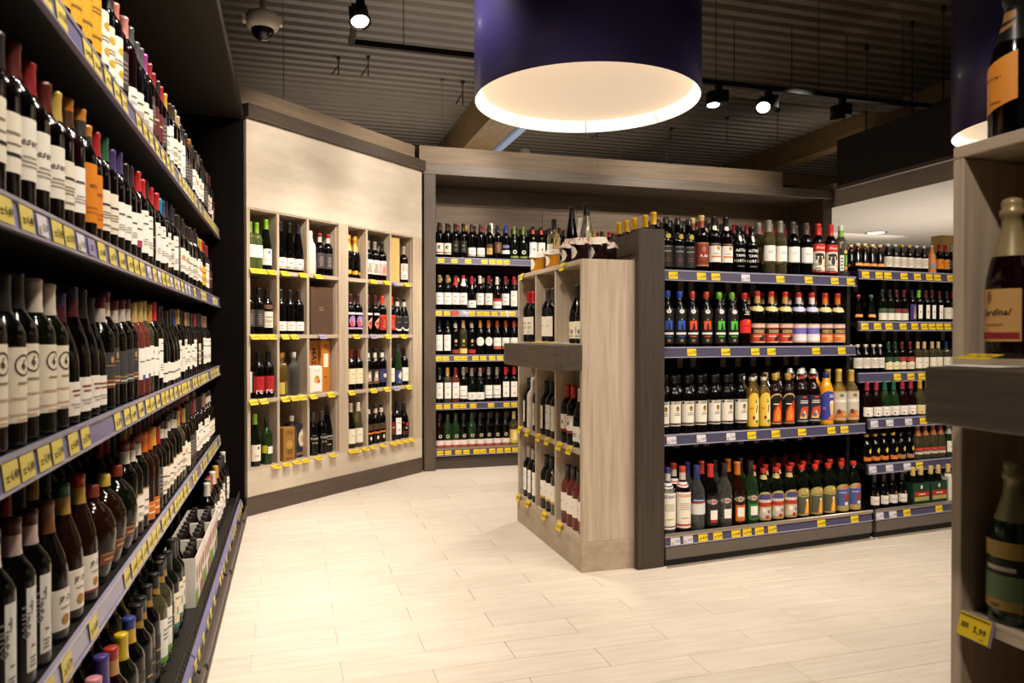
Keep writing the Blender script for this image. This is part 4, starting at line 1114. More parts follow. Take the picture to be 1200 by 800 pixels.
# ================================================================== BOTTLE TYPES
RW, WW, RO = 'red_wine_bottle', 'white_wine_bottle', 'rose_wine_bottle'
B, G, F = 'bordeaux', 'burgundy', 'flute'
for k, a in {
    'creamline': (RW, B, 'black', '#2a2624', 'creamline', 'black wine bottle with black-lined cream label'),
    'scriptD': (RW, B, 'black', '#5a2018', 'script', 'black wine bottle with script label'),
    'scriptR': (RW, B, 'black', '#8e1f22', 'script', 'red-capped bottle with script label'),
    'creamG': (RW, B, 'black', '#c2a24a', 'cream', 'gold-capped black bottle with cream label'),
    'creamO': (RW, B, 'red', '#a8661f/#4a2a18', 'white', 'orange-capped bottle with white label'),
    'orange': (RW, B, 'black', '#c27a22/#3a3430', 'orange', 'black bottle with tall orange label'),
    'creamRed': (RW, B, 'black', '#a8232a', 'cream', 'red-capped black bottle with cream label'),
    'creamGreen': (RW, B, 'black', '#2f5a3c', 'cream', 'green-capped black bottle with cream label'),
    'whiteP': (RW, B, 'black', '#4a3a6e', 'white', 'violet-capped bottle with white label'),
    'whiteB': (RW, B, 'black', '#1c1a1c', 'white', 'black-capped bottle with white label'),
    'whiteR': (RW, B, 'black', '#c02a2e', 'whitetall', 'red-capped bottle with tall white label'),
    'whiteD': (RW, B, 'black', '#23212a', 'whitetall', 'dark-capped bottle with tall white label'),
    'whiteblue': (RW, B, 'black', '#2c4a8e', 'whitetall', 'blue-capped bottle with tall white label'),
    'whiteteal': (RW, B, 'black', '#2a8a9a', 'white', 'teal-capped bottle with white label'),
    'redtab': (RW, B, 'red', '#3a2230', 'redtab', 'dark bottle with red-tabbed white label'),
    'peach': (RW, B, 'black', '#2a2421', 'peach', 'dark bottle with peach-dotted white label'),
    'burgD': (RW, G, 'black', '#1d1b1a', 'whitelow', 'sloping black bottle with low white label'),
    'yellow': (RW, B, 'black', '#c9a03a', 'yellow', 'gold-capped bottle with yellow label'),
    'redneck': (RW, B, 'red', '#a02a2a', 'darkred', 'dark red bottle with red label'),
    'corkW': (WW, B, 'clear', '#b09a72', 'whitetall', 'pale cork-topped bottle with white label'),
    'pinkcap': (RO, B, 'red', '#d98a80', 'whitelow', 'pink-capped bottle with low white label'),
    'greycap': (RW, G, 'black', '#5d5a5a', 'whitelowband', 'grey-capped sloping bottle with low label'),
    'magenta': (RW, B, 'black', '#a8408a', 'charcoal', 'magenta-capped dark bottle with grey label'),
    'darkcap': (RW, B, 'black', '#2a2524', 'charcoal', 'black bottle with charcoal label'),
    'goldcap': (RW, B, 'black', '#c9a03a', 'whitetall', 'gold-capped black bottle with white label'),
    'emblemD': (RW, B, 'black', '#2a2624', 'emblem', 'black-capped bottle with ring-emblem cream label'),
    'emblemW': (WW, B, 'dgreen', '#d9cdb8', 'emblem', 'cream-capped bottle with ring-emblem label'),
    'burglow': (RW, G, 'black', '#26304e/#4a1d22', 'burglow', 'sloping bottle with low red-printed label'),
    'burglowD': (RW, G, 'black', '#1c1a1a', 'burglow', 'black-capped sloping bottle with low label'),
    'slate': (RW, B, 'black', '#5c1b20/#b9aba0', 'slateband', 'maroon-capped bottle with slate label'),
    'greyband': (RW, B, 'black', '#5c1b20/#b9aba0', 'greyband', 'maroon-capped bottle with brown-footed slate label'),
    'roseblue': (RO, B, 'rose', '#b59a5e', 'bluetab', 'rose wine bottle with blue-tabbed white label'),
    'whitegreen': (WW, B, 'white', '#b59a5e', 'bluegreen', 'white wine bottle with green-footed label'),
    'darkgreen': (RW, B, 'dgreen', '#b08a3e', 'bluegreen', 'dark green bottle with green-footed label'),
    'wavy': (RW, G, 'black', '#1d1a19', 'wavy', 'sloping black bottle with low arched label'),
    'bluecap': (RW, B, 'black', '#27457e', 'whitetall', 'bright blue-capped bottle with narrow white label'),
    'goldD': (RW, B, 'black', '#a8883e', 'creambig', 'dull gold-capped bottle with broad cream label'),
    'vert': (RW, B, 'black', '#2f5a2c/#c9beb0', 'vertical', 'tall black bottle with narrow upright label'),
    'vertR': (RW, B, 'black', '#54201e/#c9b0a8', 'verticalr', 'maroon-capped bottle with narrow upright label'),
    'jpD': ('brandy_bottle', G, 'black', '#7a4a2a', 'jpc', 'brown-capped dark bottle with gold-medal label'),
    'jpG': ('brandy_bottle', G, 'amber', '#1f5a34/#b08a34', 'jpc', 'green-capped amber bottle with gold-medal label'),
    'jpR': ('brandy_bottle', G, 'amber', '#9a2422/#b08a34', 'jpcr', 'red-capped amber bottle with gold-medal label'),
    'dimA': ('brandy_bottle', 'dimple', 'amber', '#7a2f22', 'copper', 'round amber flagon with copper label'),
    'dimG': ('brandy_bottle', 'dimple', 'amber', '#c2a444', 'copper', 'round flagon with gold cap and copper label'),
    'dimB': ('brandy_bottle', 'dimple', 'dgreen', '#7a2f22', 'copper', 'round dark green flagon with copper label'),
    'goldbandR': (RW, B, 'black', '#6a2a1e/#c9bfae', 'goldband', 'brown-capped bottle with gold-edged label'),
    'goldbandD': (RW, B, 'black', '#26221f/#c9bfae', 'goldband', 'black-capped bottle with gold-edged label'),
    'amberO': ('brandy_bottle', B, 'amber', '#c9641c', 'goldlow', 'orange-capped amber bottle with low orange label'),
    'yellowcap': (RW, B, 'black', '#d0a52c', 'charcoal', 'yellow-capped dark bottle with charcoal label'),
    'whitewine': (WW, B, 'white', '#b08f3e', 'cream', 'pale white wine bottle with cream label'),
    'redspot': (RW, B, 'black', '#7e1f22', 'peach', 'red-capped dark bottle with dotted label'),
    'brownW': (RW, B, 'black', '#8a6a5a', 'whitetall', 'brown-capped bottle with tall white label'),
    'neckscript': (RW, B, 'black', '#151312', 'black', 'black bottle with gold-scripted neck', ('#96722c', .238, .258, 150)),
    'neckwhite': (WW, B, 'white', '#151312', 'greenfoot', 'pale bottle with gold-scripted black neck', ('#96722c', .238, .258, 150)),
    'bigT': (RW, B, 'dgreen', '#1c1a18', 'bigT', 'dark bottle with large T on cream label'),
    'purplecap': (RW, B, 'red', '#4c3a86', 'cream', 'purple-capped dark bottle with cream label'),
    'redgold': (RW, B, 'red', '#b0372c/#c2925a', 'black', 'red-and-gold-capped dark bottle'),
    'yellowgreen': (RW, B, 'dgreen', '#d3b41f', 'charcoal', 'bright yellow-capped dark green bottle'),
    'blueyellow': (RW, B, 'black', '#2f3f86/#c9a03a', 'charcoal', 'blue-capped dark bottle with gold collar'),
    'whitecap': (RW, B, 'black', '#d9d2c8', 'white', 'white-capped dark bottle with white label'),
    'yellowbig': (RW, B, 'black', '#23201f', 'yellowbig', 'black bottle with big yellow label'),
    'goldmark': (RW, B, 'black', '#1c1a1a', 'goldmark', 'black bottle with gold-marked white label'),
    'salmon': (RW, B, 'red', '#d9826e', 'charcoal', 'dark bottle with salmon capsule'),
    'darklow': (RW, B, 'black', '#2a2524', 'whitelow', 'dark-capped bottle with low white label'),
    'darkcream': (RW, B, 'black', '#3a2a22', 'cream', 'dark-capped bottle with broad cream label'),
    'greywhite': (RW, B, 'black', '#6d655e', 'white', 'grey-capped bottle with white label'),
    'goldline': (RW, B, 'black', '#2a2524', 'black', 'dark-capped bottle with black-gold label'),
    'pinktop': (RO, B, 'rose', '#dd8f98', 'white', 'pink-capped rose wine bottle'),
}.items():
    typ(k, *a)


def fill(frame, z, seq, phrase, group, ly, end_from, seg=14, turn=0.0):
    """stands a row of bottles on a shelf; seq is [(lx, type)]; end_from is 'low' or 'high': which end the labels count from"""
    order = sorted(range(len(seq)), key=lambda i: seq[i][0] if end_from == 'low' else -seq[i][0])
    for rank, i in enumerate(order):
        lx, key = seq[i]
        s = seg(lx) if callable(seg) else seg
        bottle(key, frame.w(lx, ly+random.uniform(-.004, .004), z), frame.t+turn, '%s, %s %s' % (T[key][5], nth(rank+1), phrase), group, s, tall=turn < -.35)


def run(y0, step, *parts):
    out, y = [], y0
    for key, cnt in parts:
        for _ in range(cnt):
            out.append((round(y, 3), key))
            y += step
    return out


def vary(seq):
    return [(x, rr.choice(('whiteD', 'darklow', 'darkcream', 'greywhite', 'goldline', 'whiteB', 'darkcap')) if k in ('whiteD', 'whiteB') and x > 2.5 else k) for x, k in seq]


lseg = lambda lx: 28 if lx < 2.0 else 20 if lx < 3 else 12
# top shelf
s1 = run(1.50, .085, ('yellowbig', 7), ('goldmark', 3), ('salmon', 1))+run(2.44, .083, ('pinkcap', 1), ('greycap', 3), ('magenta', 1), ('redneck', 2), ('darkcap', 1), ('creamRed', 1), ('goldcap', 1), ('whiteD', 2), ('corkW', 2), ('whiteD', 1), ('darkcap', 2), ('creamO', 1), ('peach', 3), ('whiteD', 2), ('darkcap', 2), ('whiteB', 3), ('redneck', 1))
fill(LF, LZ[1], vary(s1), 'from end panel, wall rack top shelf', 'bottles on the wall rack top shelf', .195, 'high', lseg, -.36)
# second shelf
s2 = run(1.295, .083, ('creamline', 3), ('scriptD', 1), ('scriptR', 1), ('scriptD', 1), ('creamG', 1), ('creamO', 1), ('orange', 2), ('creamRed', 1), ('creamGreen', 1), ('whiteP', 2), ('whiteB', 1), ('redtab', 1), ('whiteR', 2), ('whiteD', 1), ('whiteR', 2), ('whiteteal', 1), ('whiteblue', 1), ('whiteD', 3), ('peach', 3), ('whiteD', 4), ('peach', 2), ('yellow', 2), ('whiteR', 1), ('whiteD', 1), ('redneck', 2))
fill(LF, LZ[2], vary(s2), 'from end panel, wall rack second shelf', 'bottles on the wall rack second shelf', .195, 'high', lseg, -.36)
# third shelf
s3 = run(1.295, .084, ('emblemD', 4), ('emblemW', 2), ('burglow', 2), ('burglowD', 2), ('greyband', 2), ('slate', 2), ('greyband', 1), ('roseblue', 2), ('whitegreen', 1), ('darkgreen', 1), ('whiteR', 1), ('wavy', 5), ('bluecap', 1), ('goldD', 1), ('whiteD', 2), ('goldD', 1), ('whiteD', 3), ('creamRed', 1), ('whiteD', 3), ('brownW', 3))
fill(LF, LZ[3], vary(s3), 'from end panel, wall rack third shelf', 'bottles on the wall rack third shelf', .195, 'high', lseg, -.36)
# fourth shelf
s4 = run(1.25, .086, ('vert', 3), ('vertR', 2))+[(1.715, 'jpD'), (1.83, 'jpG'), (1.945, 'jpR'), (2.075, 'dimA'), (2.20, 'dimG'), (2.335, 'dimB')]+run(2.46, .084, ('goldbandR', 3), ('amberO', 2), ('yellowcap', 1), ('creamRed', 1), ('goldbandD', 5), ('whitewine', 1), ('redspot', 1), ('goldD', 1), ('darkcap', 3), ('redspot', 1), ('brownW', 1), ('whiteD', 3), ('brownW', 2), ('goldbandD', 3))
fill(LF, LZ[4], vary(s4), 'from end panel, wall rack fourth shelf', 'bottles on the wall rack fourth shelf', .195, 'high', lseg, -.36)
# bottom shelf, front and second rows
s5 = run(1.565, .088, ('redgold', 1), ('neckscript', 1), ('pinktop', 1), ('purplecap', 1), ('redgold', 1), ('yellowgreen', 1), ('blueyellow', 1), ('neckscript', 3), ('neckwhite', 2), ('neckscript', 1), ('bigT', 3))
s5 += run(3.90, .084, ('whitecap', 1), ('brownW', 1), ('creamRed', 1), ('whitecap', 1), ('goldcap', 2), ('redspot', 1), ('whiteD', 2), ('whiteB', 2), ('whitecap', 1))
fill(LF, LZ[5], vary(s5), 'from end panel, wall rack bottom shelf', 'bottles on the wall rack bottom shelf', .118, 'high', lseg, -.36)
s5b = run(1.52, .088, ('redgold', 1), ('neckscript', 3), ('yellowcap', 1), ('neckscript', 4), ('neckwhite', 1), ('neckscript', 6))
fill(LF, LZ[5], s5b, 'from end panel, bottom shelf rear row', 'second row on the wall rack bottom shelf', .206, 'high', lseg, -.36)

# cartons on the rack
def carton(name, frame, lx, ly, z, w, d, h, mats, items, label, cat='box', group=None, rz=0.0, round_=.003, base=''):
    b_ = MB()
    ms = list(mats)
    b_.bbox(-w/2, w/2, -d/2, d/2, 0, h, round_)
    nb = len(b_.v)
    design(b_, 9.0, 0, h, w, base, items, ms)
    for i in range(nb, len(b_.v)):
        x, y, zz = b_.v[i]
        b_.v[i] = (x, y-d/2, zz)
    o = put(name, b_.mesh(name, ms), None, frame.w(lx, ly, z), frame.t+rz)
    return tag(o, label, cat, group)


# carton carriers of small bottles on the bottom shelf
PACKW = paper('#ded6cc')


def carrier(name, frame, lx, ly, z, w, d, h, base, items, nx, ny, key, label, group, collar=None):
    r = empty(name, frame.w(lx, ly, z), frame.t, label, 'carton', group)
    bb = MB()
    mm = [base]
    t = .003
    bb.box(-w/2, w/2, -d/2, -d/2+t, 0, h)
    bb.box(-w/2, w/2, d/2-t, d/2, 0, h)
    bb.box(-w/2, -w/2+t, -d/2+t, d/2-t, 0, h)
    bb.box(w/2-t, w/2, -d/2+t, d/2-t, 0, h)
    bb.box(-w/2+t, w/2-t, -d/2+t, d/2-t, 0, t)
    nb = len(bb.v)
    design(bb, 9.0, 0, h, w, '', items, mm)
    for i in range(nb, len(bb.v)):
        x, y, zz = bb.v[i]
        bb.v[i] = (x, y-d/2, zz)
    put('carton_sleeve', bb.mesh('carton_sleeve', mm), r)
    _, shape, glass, cap, lab, desc, col = T[key]
    for i in range(nx):
        for j in range(ny):
            px, py = (i+.5)/nx*(w-.01)-(w-.01)/2, (j+.5)/ny*(d-.01)-(d-.01)/2
            o = put('bottle', body_mesh(shape, glass, 12), r, (px, py, t))
            put('capsule', cap_mesh(shape, cap, 12), o)
            if col:
                put('neck_label', collar_mesh(shape, *col), o)
    return r


typ('packbottle', 'small_bottle', 'half_s', 'red', '#2b2422', None, 'small bottle')
for i, x in enumerate((3.11, 3.39, 3.67)):
    carrier('bottle_carrier', LF, x, .125, LZ[5], .265, .13, .185, PACKW,
            [('r', -1, -.45, 0, .32, '#7fa23c'), ('o', -.7, .62, .018, .034, '#b0703c'), ('o', -.2, .60, .018, .034, '#9c5a34'), ('o', .3, .60, .018, .034, '#b0703c'), ('p', [(-.35, .05), (.0, .05), (-.1, .38)], '#b8455e'), ('r', .15, .5, 0, .30, '#c8647e'), ('r', .55, .95, .05, .40, '#8fae4c'), ('o', .78, .65, .016, .03, '#b8455e')],
            4, 2, 'packbottle', ('white fruit-printed bottle carrier, %s after the T-label bottles, bottom shelf' % nth(i+1)), 'bottle carriers on the wall rack')

# ================================================================== CUBBY CABINET on the slanting wall
AF = Frame(-.271, 4.94, 42.585)
ca = empty('display_cabinet', AF.w(0, 0), AF.t, 'limed wood cubby cabinet of six columns on the slanting wall', 'cabinet')


def part(root, name, m, *boxes, bev=0.0):
    b_ = MB()
    for x in boxes:
        (b_.bbox(*x, bev) if bev else b_.box(*x))
    return put(name, b_.mesh(name, m), root)


CW = 1.79
part(ca, 'upper_panel', LIME, (.0, CW, 0, .03, 1.955, 2.515))
part(ca, 'lower_panel', LIME, (.0, CW, 0, .03, .12, .285))
part(ca, 'plinth', noisy('plinth_dark', '#473a30', '#5d4e42', (.7, 10, 20), 3.0, .5), (-.012, CW, -.006, .03, 0, .12))
part(ca, 'cornice', WENGE_H, (-.01, CW+.01, -.035, .09, 2.515, 2.60))
part(ca, 'wall_band', BROWNB, (-.01, CW+.02, .09, .30, 2.515, 2.745))
for nm, x0, x1 in (('stile', .0, .026), ('stile', .815, .912), ('stile', 1.672, CW)):
    part(ca, nm, OAK_V, (x0, x1, 0, .025, .285, 1.955))
part(ca, 'back_board', OAK_V, (.0, CW, .36, .375, .2, 2.1))
part(ca, 'side_board', OAK_V, (-.0, .014, .03, .36, .2, 2.1))
part(ca, 'side_board', OAK_V, (.81, .828, .025, .36, .285, 1.955))
part(ca, 'side_board', OAK_V, (.902, .918, .025, .36, .285, 1.955))
part(ca, 'side_board', OAK_V, (1.668, 1.69, .025, .36, .285, 1.955))
COLX = [(.026, .248), (.268, .512), (.532, .810), (.918, 1.112), (1.130, 1.388), (1.406, 1.668)]
for x0, x1 in ((.248, .268), (.512, .532), (1.112, 1.130), (1.388, 1.406)):
    part(ca, 'divider', OAK_V, (x0, x1, .006, .36, .285, 1.955))
CZs = [1.57, 1.15, .735, .300]
CTAGS = {0: [.05, .115, .19, .30, .46, .60, 1.17, 1.33, 1.44, 1.58], 1: [.05, .12, .19, .30, .38, .64, .98, 1.17, 1.34, 1.53],
         2: [.04, .12, .30, .38, .45, .55, .72, .93, 1.17, 1.33, 1.44, 1.60], 3: [.22, .31, .40, .48, .60, .74, .93, .99, 1.08, 1.17, 1.28, 1.40, 1.48, 1.56, 1.64]}
for r, z in enumerate(CZs):
    for x0, x1 in ((.014, .812), (.912, 1.672)):
        sh = part(ca, 'shelf', OAK_H, (x0, x1, .004 if r < 3 else .001, .36, z-.026, z))
        for i, x in enumerate(CTAGS[r]):
            if x0-.02 < x < x1:
                k = 'l' if (r, i) in ((1, 5), (0, 8), (1, 7), (2, 10)) else 'y%d' % (i % 4)
                b_, tm = None, tag_mesh(k, .064, .040)
                put('price_tag', tm, sh, (x, -.014, z-.016), rx=-.62 if r < 3 else -1.1)
part(ca, 'shelf', OAK_H, (.014, .812, .004, .36, 1.945, 1.97))
part(ca, 'shelf', OAK_H, (.912, 1.672, .004, .36, 1.945, 1.97))

for k, a in {
    'cgreen': (WW, B, 'lime', '#7fae2e', 'greenwhite', 'green-capped lime glass bottle with white label'),
    'carms': (WW, F, 'dgreen', '#7fae2e', 'arms', 'tall green-capped dark bottle with crest label'),
    'clow': (RW, F, 'black', '#1a1817', 'whitelowband', 'tall black bottle with low white band'),
    'cgrey': (RW, B, 'black', '#8a2a2a/#cfc6bc', 'charcoal', 'red-capped bottle with grey label'),
    'cdark': (RW, B, 'black', '#1a1817', 'charcoal', 'black bottle with dull charcoal label'),
    'ccream': (RW, B, 'black', '#1a1817', 'cream', 'black bottle with pale cream label', ('#6a4a3c', .165, .195, 110)),
    'cband': (RW, B, 'black', '#23201f', 'whitelow', 'black bottle with white belly band'),
    'cpurple': (RW, B, 'black', '#4a1d2a', 'purple', 'maroon-capped bottle with violet disc label'),
    'ckite': (RW, B, 'black', '#4a1d2a', 'kite', 'maroon-capped bottle with coral kite label'),
    'cfire': (RW, B, 'black', '#d03a20', 'redfire', 'scarlet-capped bottle with red label'),
    'csmile': (RW, G, 'black', '#1a1817/#cfc6bc', 'smile', 'black bottle with white crescent label'),
    'cre': (RW, B, 'black', '#1a1817', 'red_re', 'black bottle with red label lettered re'),
    'cwhite': (RW, B, 'black', '#1a1817', 'whitetall', 'black bottle with tall white label'),
    'cgrappa': ('grappa_bottle', 'liqueur', 'gold', '#b58d3c', 'slimgold', 'slim golden spirit bottle'),
    'cclear': ('grappa_bottle', 'liqueur', 'clear', '#d9cfc4', None, 'slim clear spirit bottle with white cap'),
    'cbig': (RW, B, 'black', '#6a2320', 'bigcream', 'maroon-capped bottle with wide cream label'),
    'chorse': (RW, B, 'black', '#1d1b1c/#e2d9cd', 'horse', 'black bottle with horse label'),
    'cframe': (RW, B, 'black', '#1d1b1c/#e2d9cd', 'blueframe', 'black bottle with navy portrait label'),
    'cdiam': (WW, F, 'green', '#3c3a30', 'bluediamond', 'green bottle with blue diamond label'),
    'ctop': (RW, B, 'black', '#1d1b1c', 'creambig', 'tall black bottle with cream label'),
    'cgreenw': (WW, B, 'green', '#1d2218', 'twolab', 'green glass bottle with yellow and white labels'),
    'ctopa': (RW, B, 'black', '#3a3836', 'silvertext', 'black bottle with silver lettering'),
    'cflute': (RW, F, 'black', '#1d1b1c', 'silverband', 'tall black bottle with silver bands'),
    'cflutey': (WW, F, 'white', '#d9cdb8', 'creambig', 'tall straw-coloured flute bottle with cream label'),
    'cflutew': (WW, F, 'dgreen', '#d9cdb8', 'creambig', 'cream-capped dark flute bottle'),
    'cstripe': (RW, B, 'black', '#1d1b1c/#d9c2ae', 'orangestripe', 'black bottle with orange stripe label'),
    'cswirl': (RW, G, 'black', '#1d1b1c', 'swirlred', 'black bottle with red swirl'),
    'credlab': (RW, B, 'black', '#1d1b1c', 'darkred', 'black bottle with dark red label'),
    'csepia': (RW, B, 'black', '#8a8278', 'sepia', 'grey-capped bottle with sepia picture label'),
    'csepiar': (RW, B, 'black', '#1d1b1c', 'sepiared', 'black bottle with pink picture label'),
    'cfig': (RW, B, 'red', '#a99a86', 'figure', 'pale-capped bottle with figure label'),
    'cmedal': ('sparkling_bottle', 'champagne', 'black', '#c9861c', 'medal', 'gold-topped black bottle with gold medals'),
    'cgold3': ('grappa_bottle', B, 'black', '#cfc4b4', None, 'black bottle with white capsule behind the carton'),
}.items():
    typ(k, *a)

CUB = {
    (0, 0): [(.066, .05, 'cgreen'), (.120, .05, 'cgreen'), (.205, .06, 'carms')],
    (0, 1): [(.318, .05, 'clow'), (.395, .05, 'clow'), (.472, .05, 'clow'), (.36, .13, 'clow')],
    (0, 2): [(.685, .06, 'cgrey'), (.765, .06, 'cgrey')],
    (0, 3): [(.975, .06, 'cmedal'), (1.066, .08, 'cmedal')],
    (0, 4): [(1.18, .05, 'csepia'), (1.258, .05, 'csepia'), (1.342, .05, 'csepiar')],
    (0, 5): [(1.545, .09, 'cfig'), (1.622, .06, 'cfig')],
    (1, 0): [(.066, .06, 'cdark'), (.142, .06, 'cdark'), (.212, .06, 'ccream')],
    (1, 1): [(.316, .05, 'cband'), (.396, .05, 'cband'), (.474, .05, 'cband')],
    (1, 3): [(.985, .05, 'cpurple'), (1.065, .05, 'cpurple')],
    (1, 4): [(1.175, .05, 'ckite'), (1.258, .05, 'ckite'), (1.343, .05, 'cfire')],
    (1, 5): [(1.452, .05, 'cfire'), (1.54, .06, 'csmile'), (1.626, .06, 'csmile')],
    (2, 0): [(.068, .09, 'cwhite'), (.126, .045, 'cre'), (.207, .045, 'cre')],
    (2, 1): [(.318, .05, 'cgrappa'), (.378, .10, 'cgrappa'), (.43, .05, 'cclear'), (.475, .12, 'cclear')],
    (2, 3): [(.99, .05, 'cbig'), (1.070, .05, 'cbig')],
    (2, 4): [(1.176, .05, 'chorse'), (1.256, .05, 'chorse'), (1.342, .05, 'cframe')],
    (2, 5): [(1.452, .06, 'ctop'), (1.535, .05, 'cdiam'), (1.626, .06, 'ctop')],
    (3, 0): [(.10, .05, 'carms'), (.195, .05, 'cgreenw'), (.06, .13, 'cdark')],
    (3, 1): [(.33, .14, 'cgold3'), (.418, .06, 'cclear')],
    (3, 2): [(.605, .05, 'ctopa'), (.690, .05, 'ctopa'), (.768, .07, 'cflute')],
    (3, 3): [(.985, .05, 'cflutew'), (1.068, .05, 'cflutey')],
    (3, 4): [(1.180, .05, 'cstripe'), (1.262, .05, 'cstripe'), (1.342, .06, 'cstripe')],
    (3, 5): [(1.455, .05, 'credlab'), (1.536, .06, 'cwhite'), (1.624, .06, 'cswirl')],
}
for (r, c), lst in CUB.items():
    cnt = {}
    for lx, ly, key in lst:
        cnt[key] = cnt.get(key, 0)+1
    seen = {}
    for lx, ly, key in lst:
        seen[key] = seen.get(key, 0)+1
        q = T[key][5]
        where = 'cubby row %s, column %s' % (('one', 'two', 'three', 'four')[r], ('one', 'two', 'three', 'four', 'five', 'six')[c])
        lab = '%s, %s%s' % (q, nth(seen[key])+' in ' if cnt[key] > 1 else '', where)
        bottle(key, AF.w(lx, ly, CZs[r]), AF.t-.36, lab, 'bottles in the cubby cabinet', 14)
# cartons, box and wrapped bottle in the cubbies
carton('wine_carton', AF, .675, .075, CZs[1], .215, .10, .335, [noisy('carton_brown', '#4a3322', '#5d4330', (1, 1, 1), 3, .6)], [('l', -.35, .15, .50, .60, 2, '#8d7458')], 'dark brown wine carton, cubby row two, column three', 'box')
carton('spirit_carton', AF, .735, .11, CZs[2], .105, .10, .375, [paper('#c47a22')], [('l', -.6, .6, .85, .93, 2, '#6a3d10'), ('r', -.45, .55, .48, .74, '#eadfcd'), ('p', [(-.2, .52), (.35, .52), (.2, .72)], '#8d8a88'), ('l', -.5, .5, .27, .32, 1, '#6a3d10'), ('r', -.1, .3, .15, .22, '#b56c1c')], 'tall orange spirit carton with white panel, cubby row three', 'box', rz=.12)
carton('spirit_carton', AF, .622, .115, CZs[2], .11, .10, .375, [paper('#a35f1c')], [('tv', 'MAS', .1, .70, .062, '#2b1c12')], 'orange carton with MAS lettered down it, cubby row three', 'box', rz=.02)
carton('gift_tin', AF, .605, .03, CZs[2], .118, .045, .195, [paper('#efe8dc')], [('p', [(-.25, .2), (.25, .2), (.35, .4), (-.3, .4)], '#7f9a62'), ('o', 0, .52, .026, .026, '#d99a3c'), ('o', -.25, .46, .012, .012, '#e0b23a'), ('o', .28, .44, .012, .012, '#c4452c'), ('o', .05, .60, .012, .010, '#7f9a3c'), ('l', -.6, .6, .06, .10, 1, '#b0a594'), ('l', -.5, .5, .82, .86, 1, '#c9bfae')], 'white tin with a painted flower pot, cubby row three', 'tin', round_=.010)
carton('spirit_carton', AF, .352, .05, CZs[3], .10, .085, .225, [paper('#9a6f2e')], [('l', -.7, .7, .8, .92, 2, '#6d4a18'), ('o', 0, .48, .028, .030, '#b98c44'), ('l', -.7, .7, .2, .36, 3, '#6d4a18'), ('l', -.7, .7, .05, .12, 1, '#6d4a18')], 'embossed ochre carton, bottom cubby row, column two', 'box')
carton('spirit_carton', AF, .492, .10, CZs[3], .115, .10, .235, [paper('#2a2233')], [('o', .1, .55, .036, .056, '#d9c8a4'), ('o', .1, .55, .030, .048, '#e6d8ba'), ('l', -.2, .4, .45, .65, 3, '#8a6a4a'), ('o', .1, .80, .008, .010, '#c9b48a'), ('r', -.9, .9, .08, .16, '#8a6a54')], 'dark purple carton with cream oval, bottom cubby row, column two', 'box', rz=.10)
o = carton('wooden_box', AF, 1.47, .055, CZs[0], .095, .085, .355, [noisy('box_pine', '#c99a52', '#dbb274', (10, 10, .8), 3, .55)], [('o', .6, .5, .002, .002, '#6a4a1c'), ('r', -1, 1, .985, 1.0, '#b08340')], 'pale wooden wine box, cubby row one, column six', 'box')
WRAP = noisy('tissue_wrap', '#c9c0b4', '#e6dfd4', (30, 30, 8), 3.0, .75, bump=.6)


def wrapped(frame, lx, ly, z, label, tilt=0.0, h=.31):
    b_ = MB()
    pr = [(0, 0), (.036, 0), (.0395, .01), (.041, .06), (.039, .12), (.0405, .19), (.036, .212), (.022, .236), (.0185, .26), (.0195, .29), (.015, h-.002), (0, h)]
    b_.lathe(pr, 18)
    rq = random.Random(int(lx*1000))
    nv = []
    for x, y, zz in b_.v:
        f = 1+rq.uniform(-.06, .06)
        nv.append((x*f, y*f, zz))
    b_.v = nv
    o_ = put('wrapped_bottle', b_.mesh('wrapped_bottle', WRAP), None, frame.w(lx, ly, z), frame.t, ry=tilt)
    return tag(o_, label, 'bottle')


wrapped(AF, .592, .06, CZs[0], 'bottle wrapped in white tissue, cubby row one, column three')

# ================================================================== REAR SHELVES in their dark surround
BF = Frame(1.17, 6.20, 0)
GREYW_H = noisy('grey_oak_across', '#5d5044', '#7a6c5e', (.6, 9, 18), 3.0, .5, bump=.15)  # lighter grey than the upright boards
GREYW_V = noisy('grey_oak_upright', '#463a30', '#5f5145', (18, 18, .7), 3.0, .5, bump=.15)
su = empty('shelf_surround', (1.065, 6.15, 0), 0, 'dark wooden portal framing the rear wine shelves', 'surround')
part(su, 'post', GREYW_V, (0, .10, 0, .54, 0, 2.585), bev=.003)
part(su, 'post', GREYW_V, (3.99, 4.10, 0, .54, 0, 2.585), bev=.003)
part(su, 'header', GREYW_H, (-.01, 4.11, -.006, .06, 2.497, 2.585), bev=.003)
part(su, 'soffit', GREYW_H, (.10, 3.99, .06, .54, 2.50, 2.53))
part(su, 'top_band', BROWNB, (-.03, 1.60, .05, .53, 2.586, 2.745), (1.602, 3.56, .05, .53, 2.586, 2.745))
br_ = empty('rear_rack', BF.w(0, 0), 0, 'black rear rack of five wine shelves between dark posts', 'shelf rack')
part(br_, 'back_panel', BLACKW, (0, 2.3, .44, .46, 0, 1.71))
part(br_, 'side_panel', BLACKW, (2.28, 2.3, .03, .44, 0, 1.85))
part(br_, 'base_plinth', KICK, (0, 2.28, .02, .44, 0, .098))
BZ = [1.806, 1.358, .972, .562, .166]
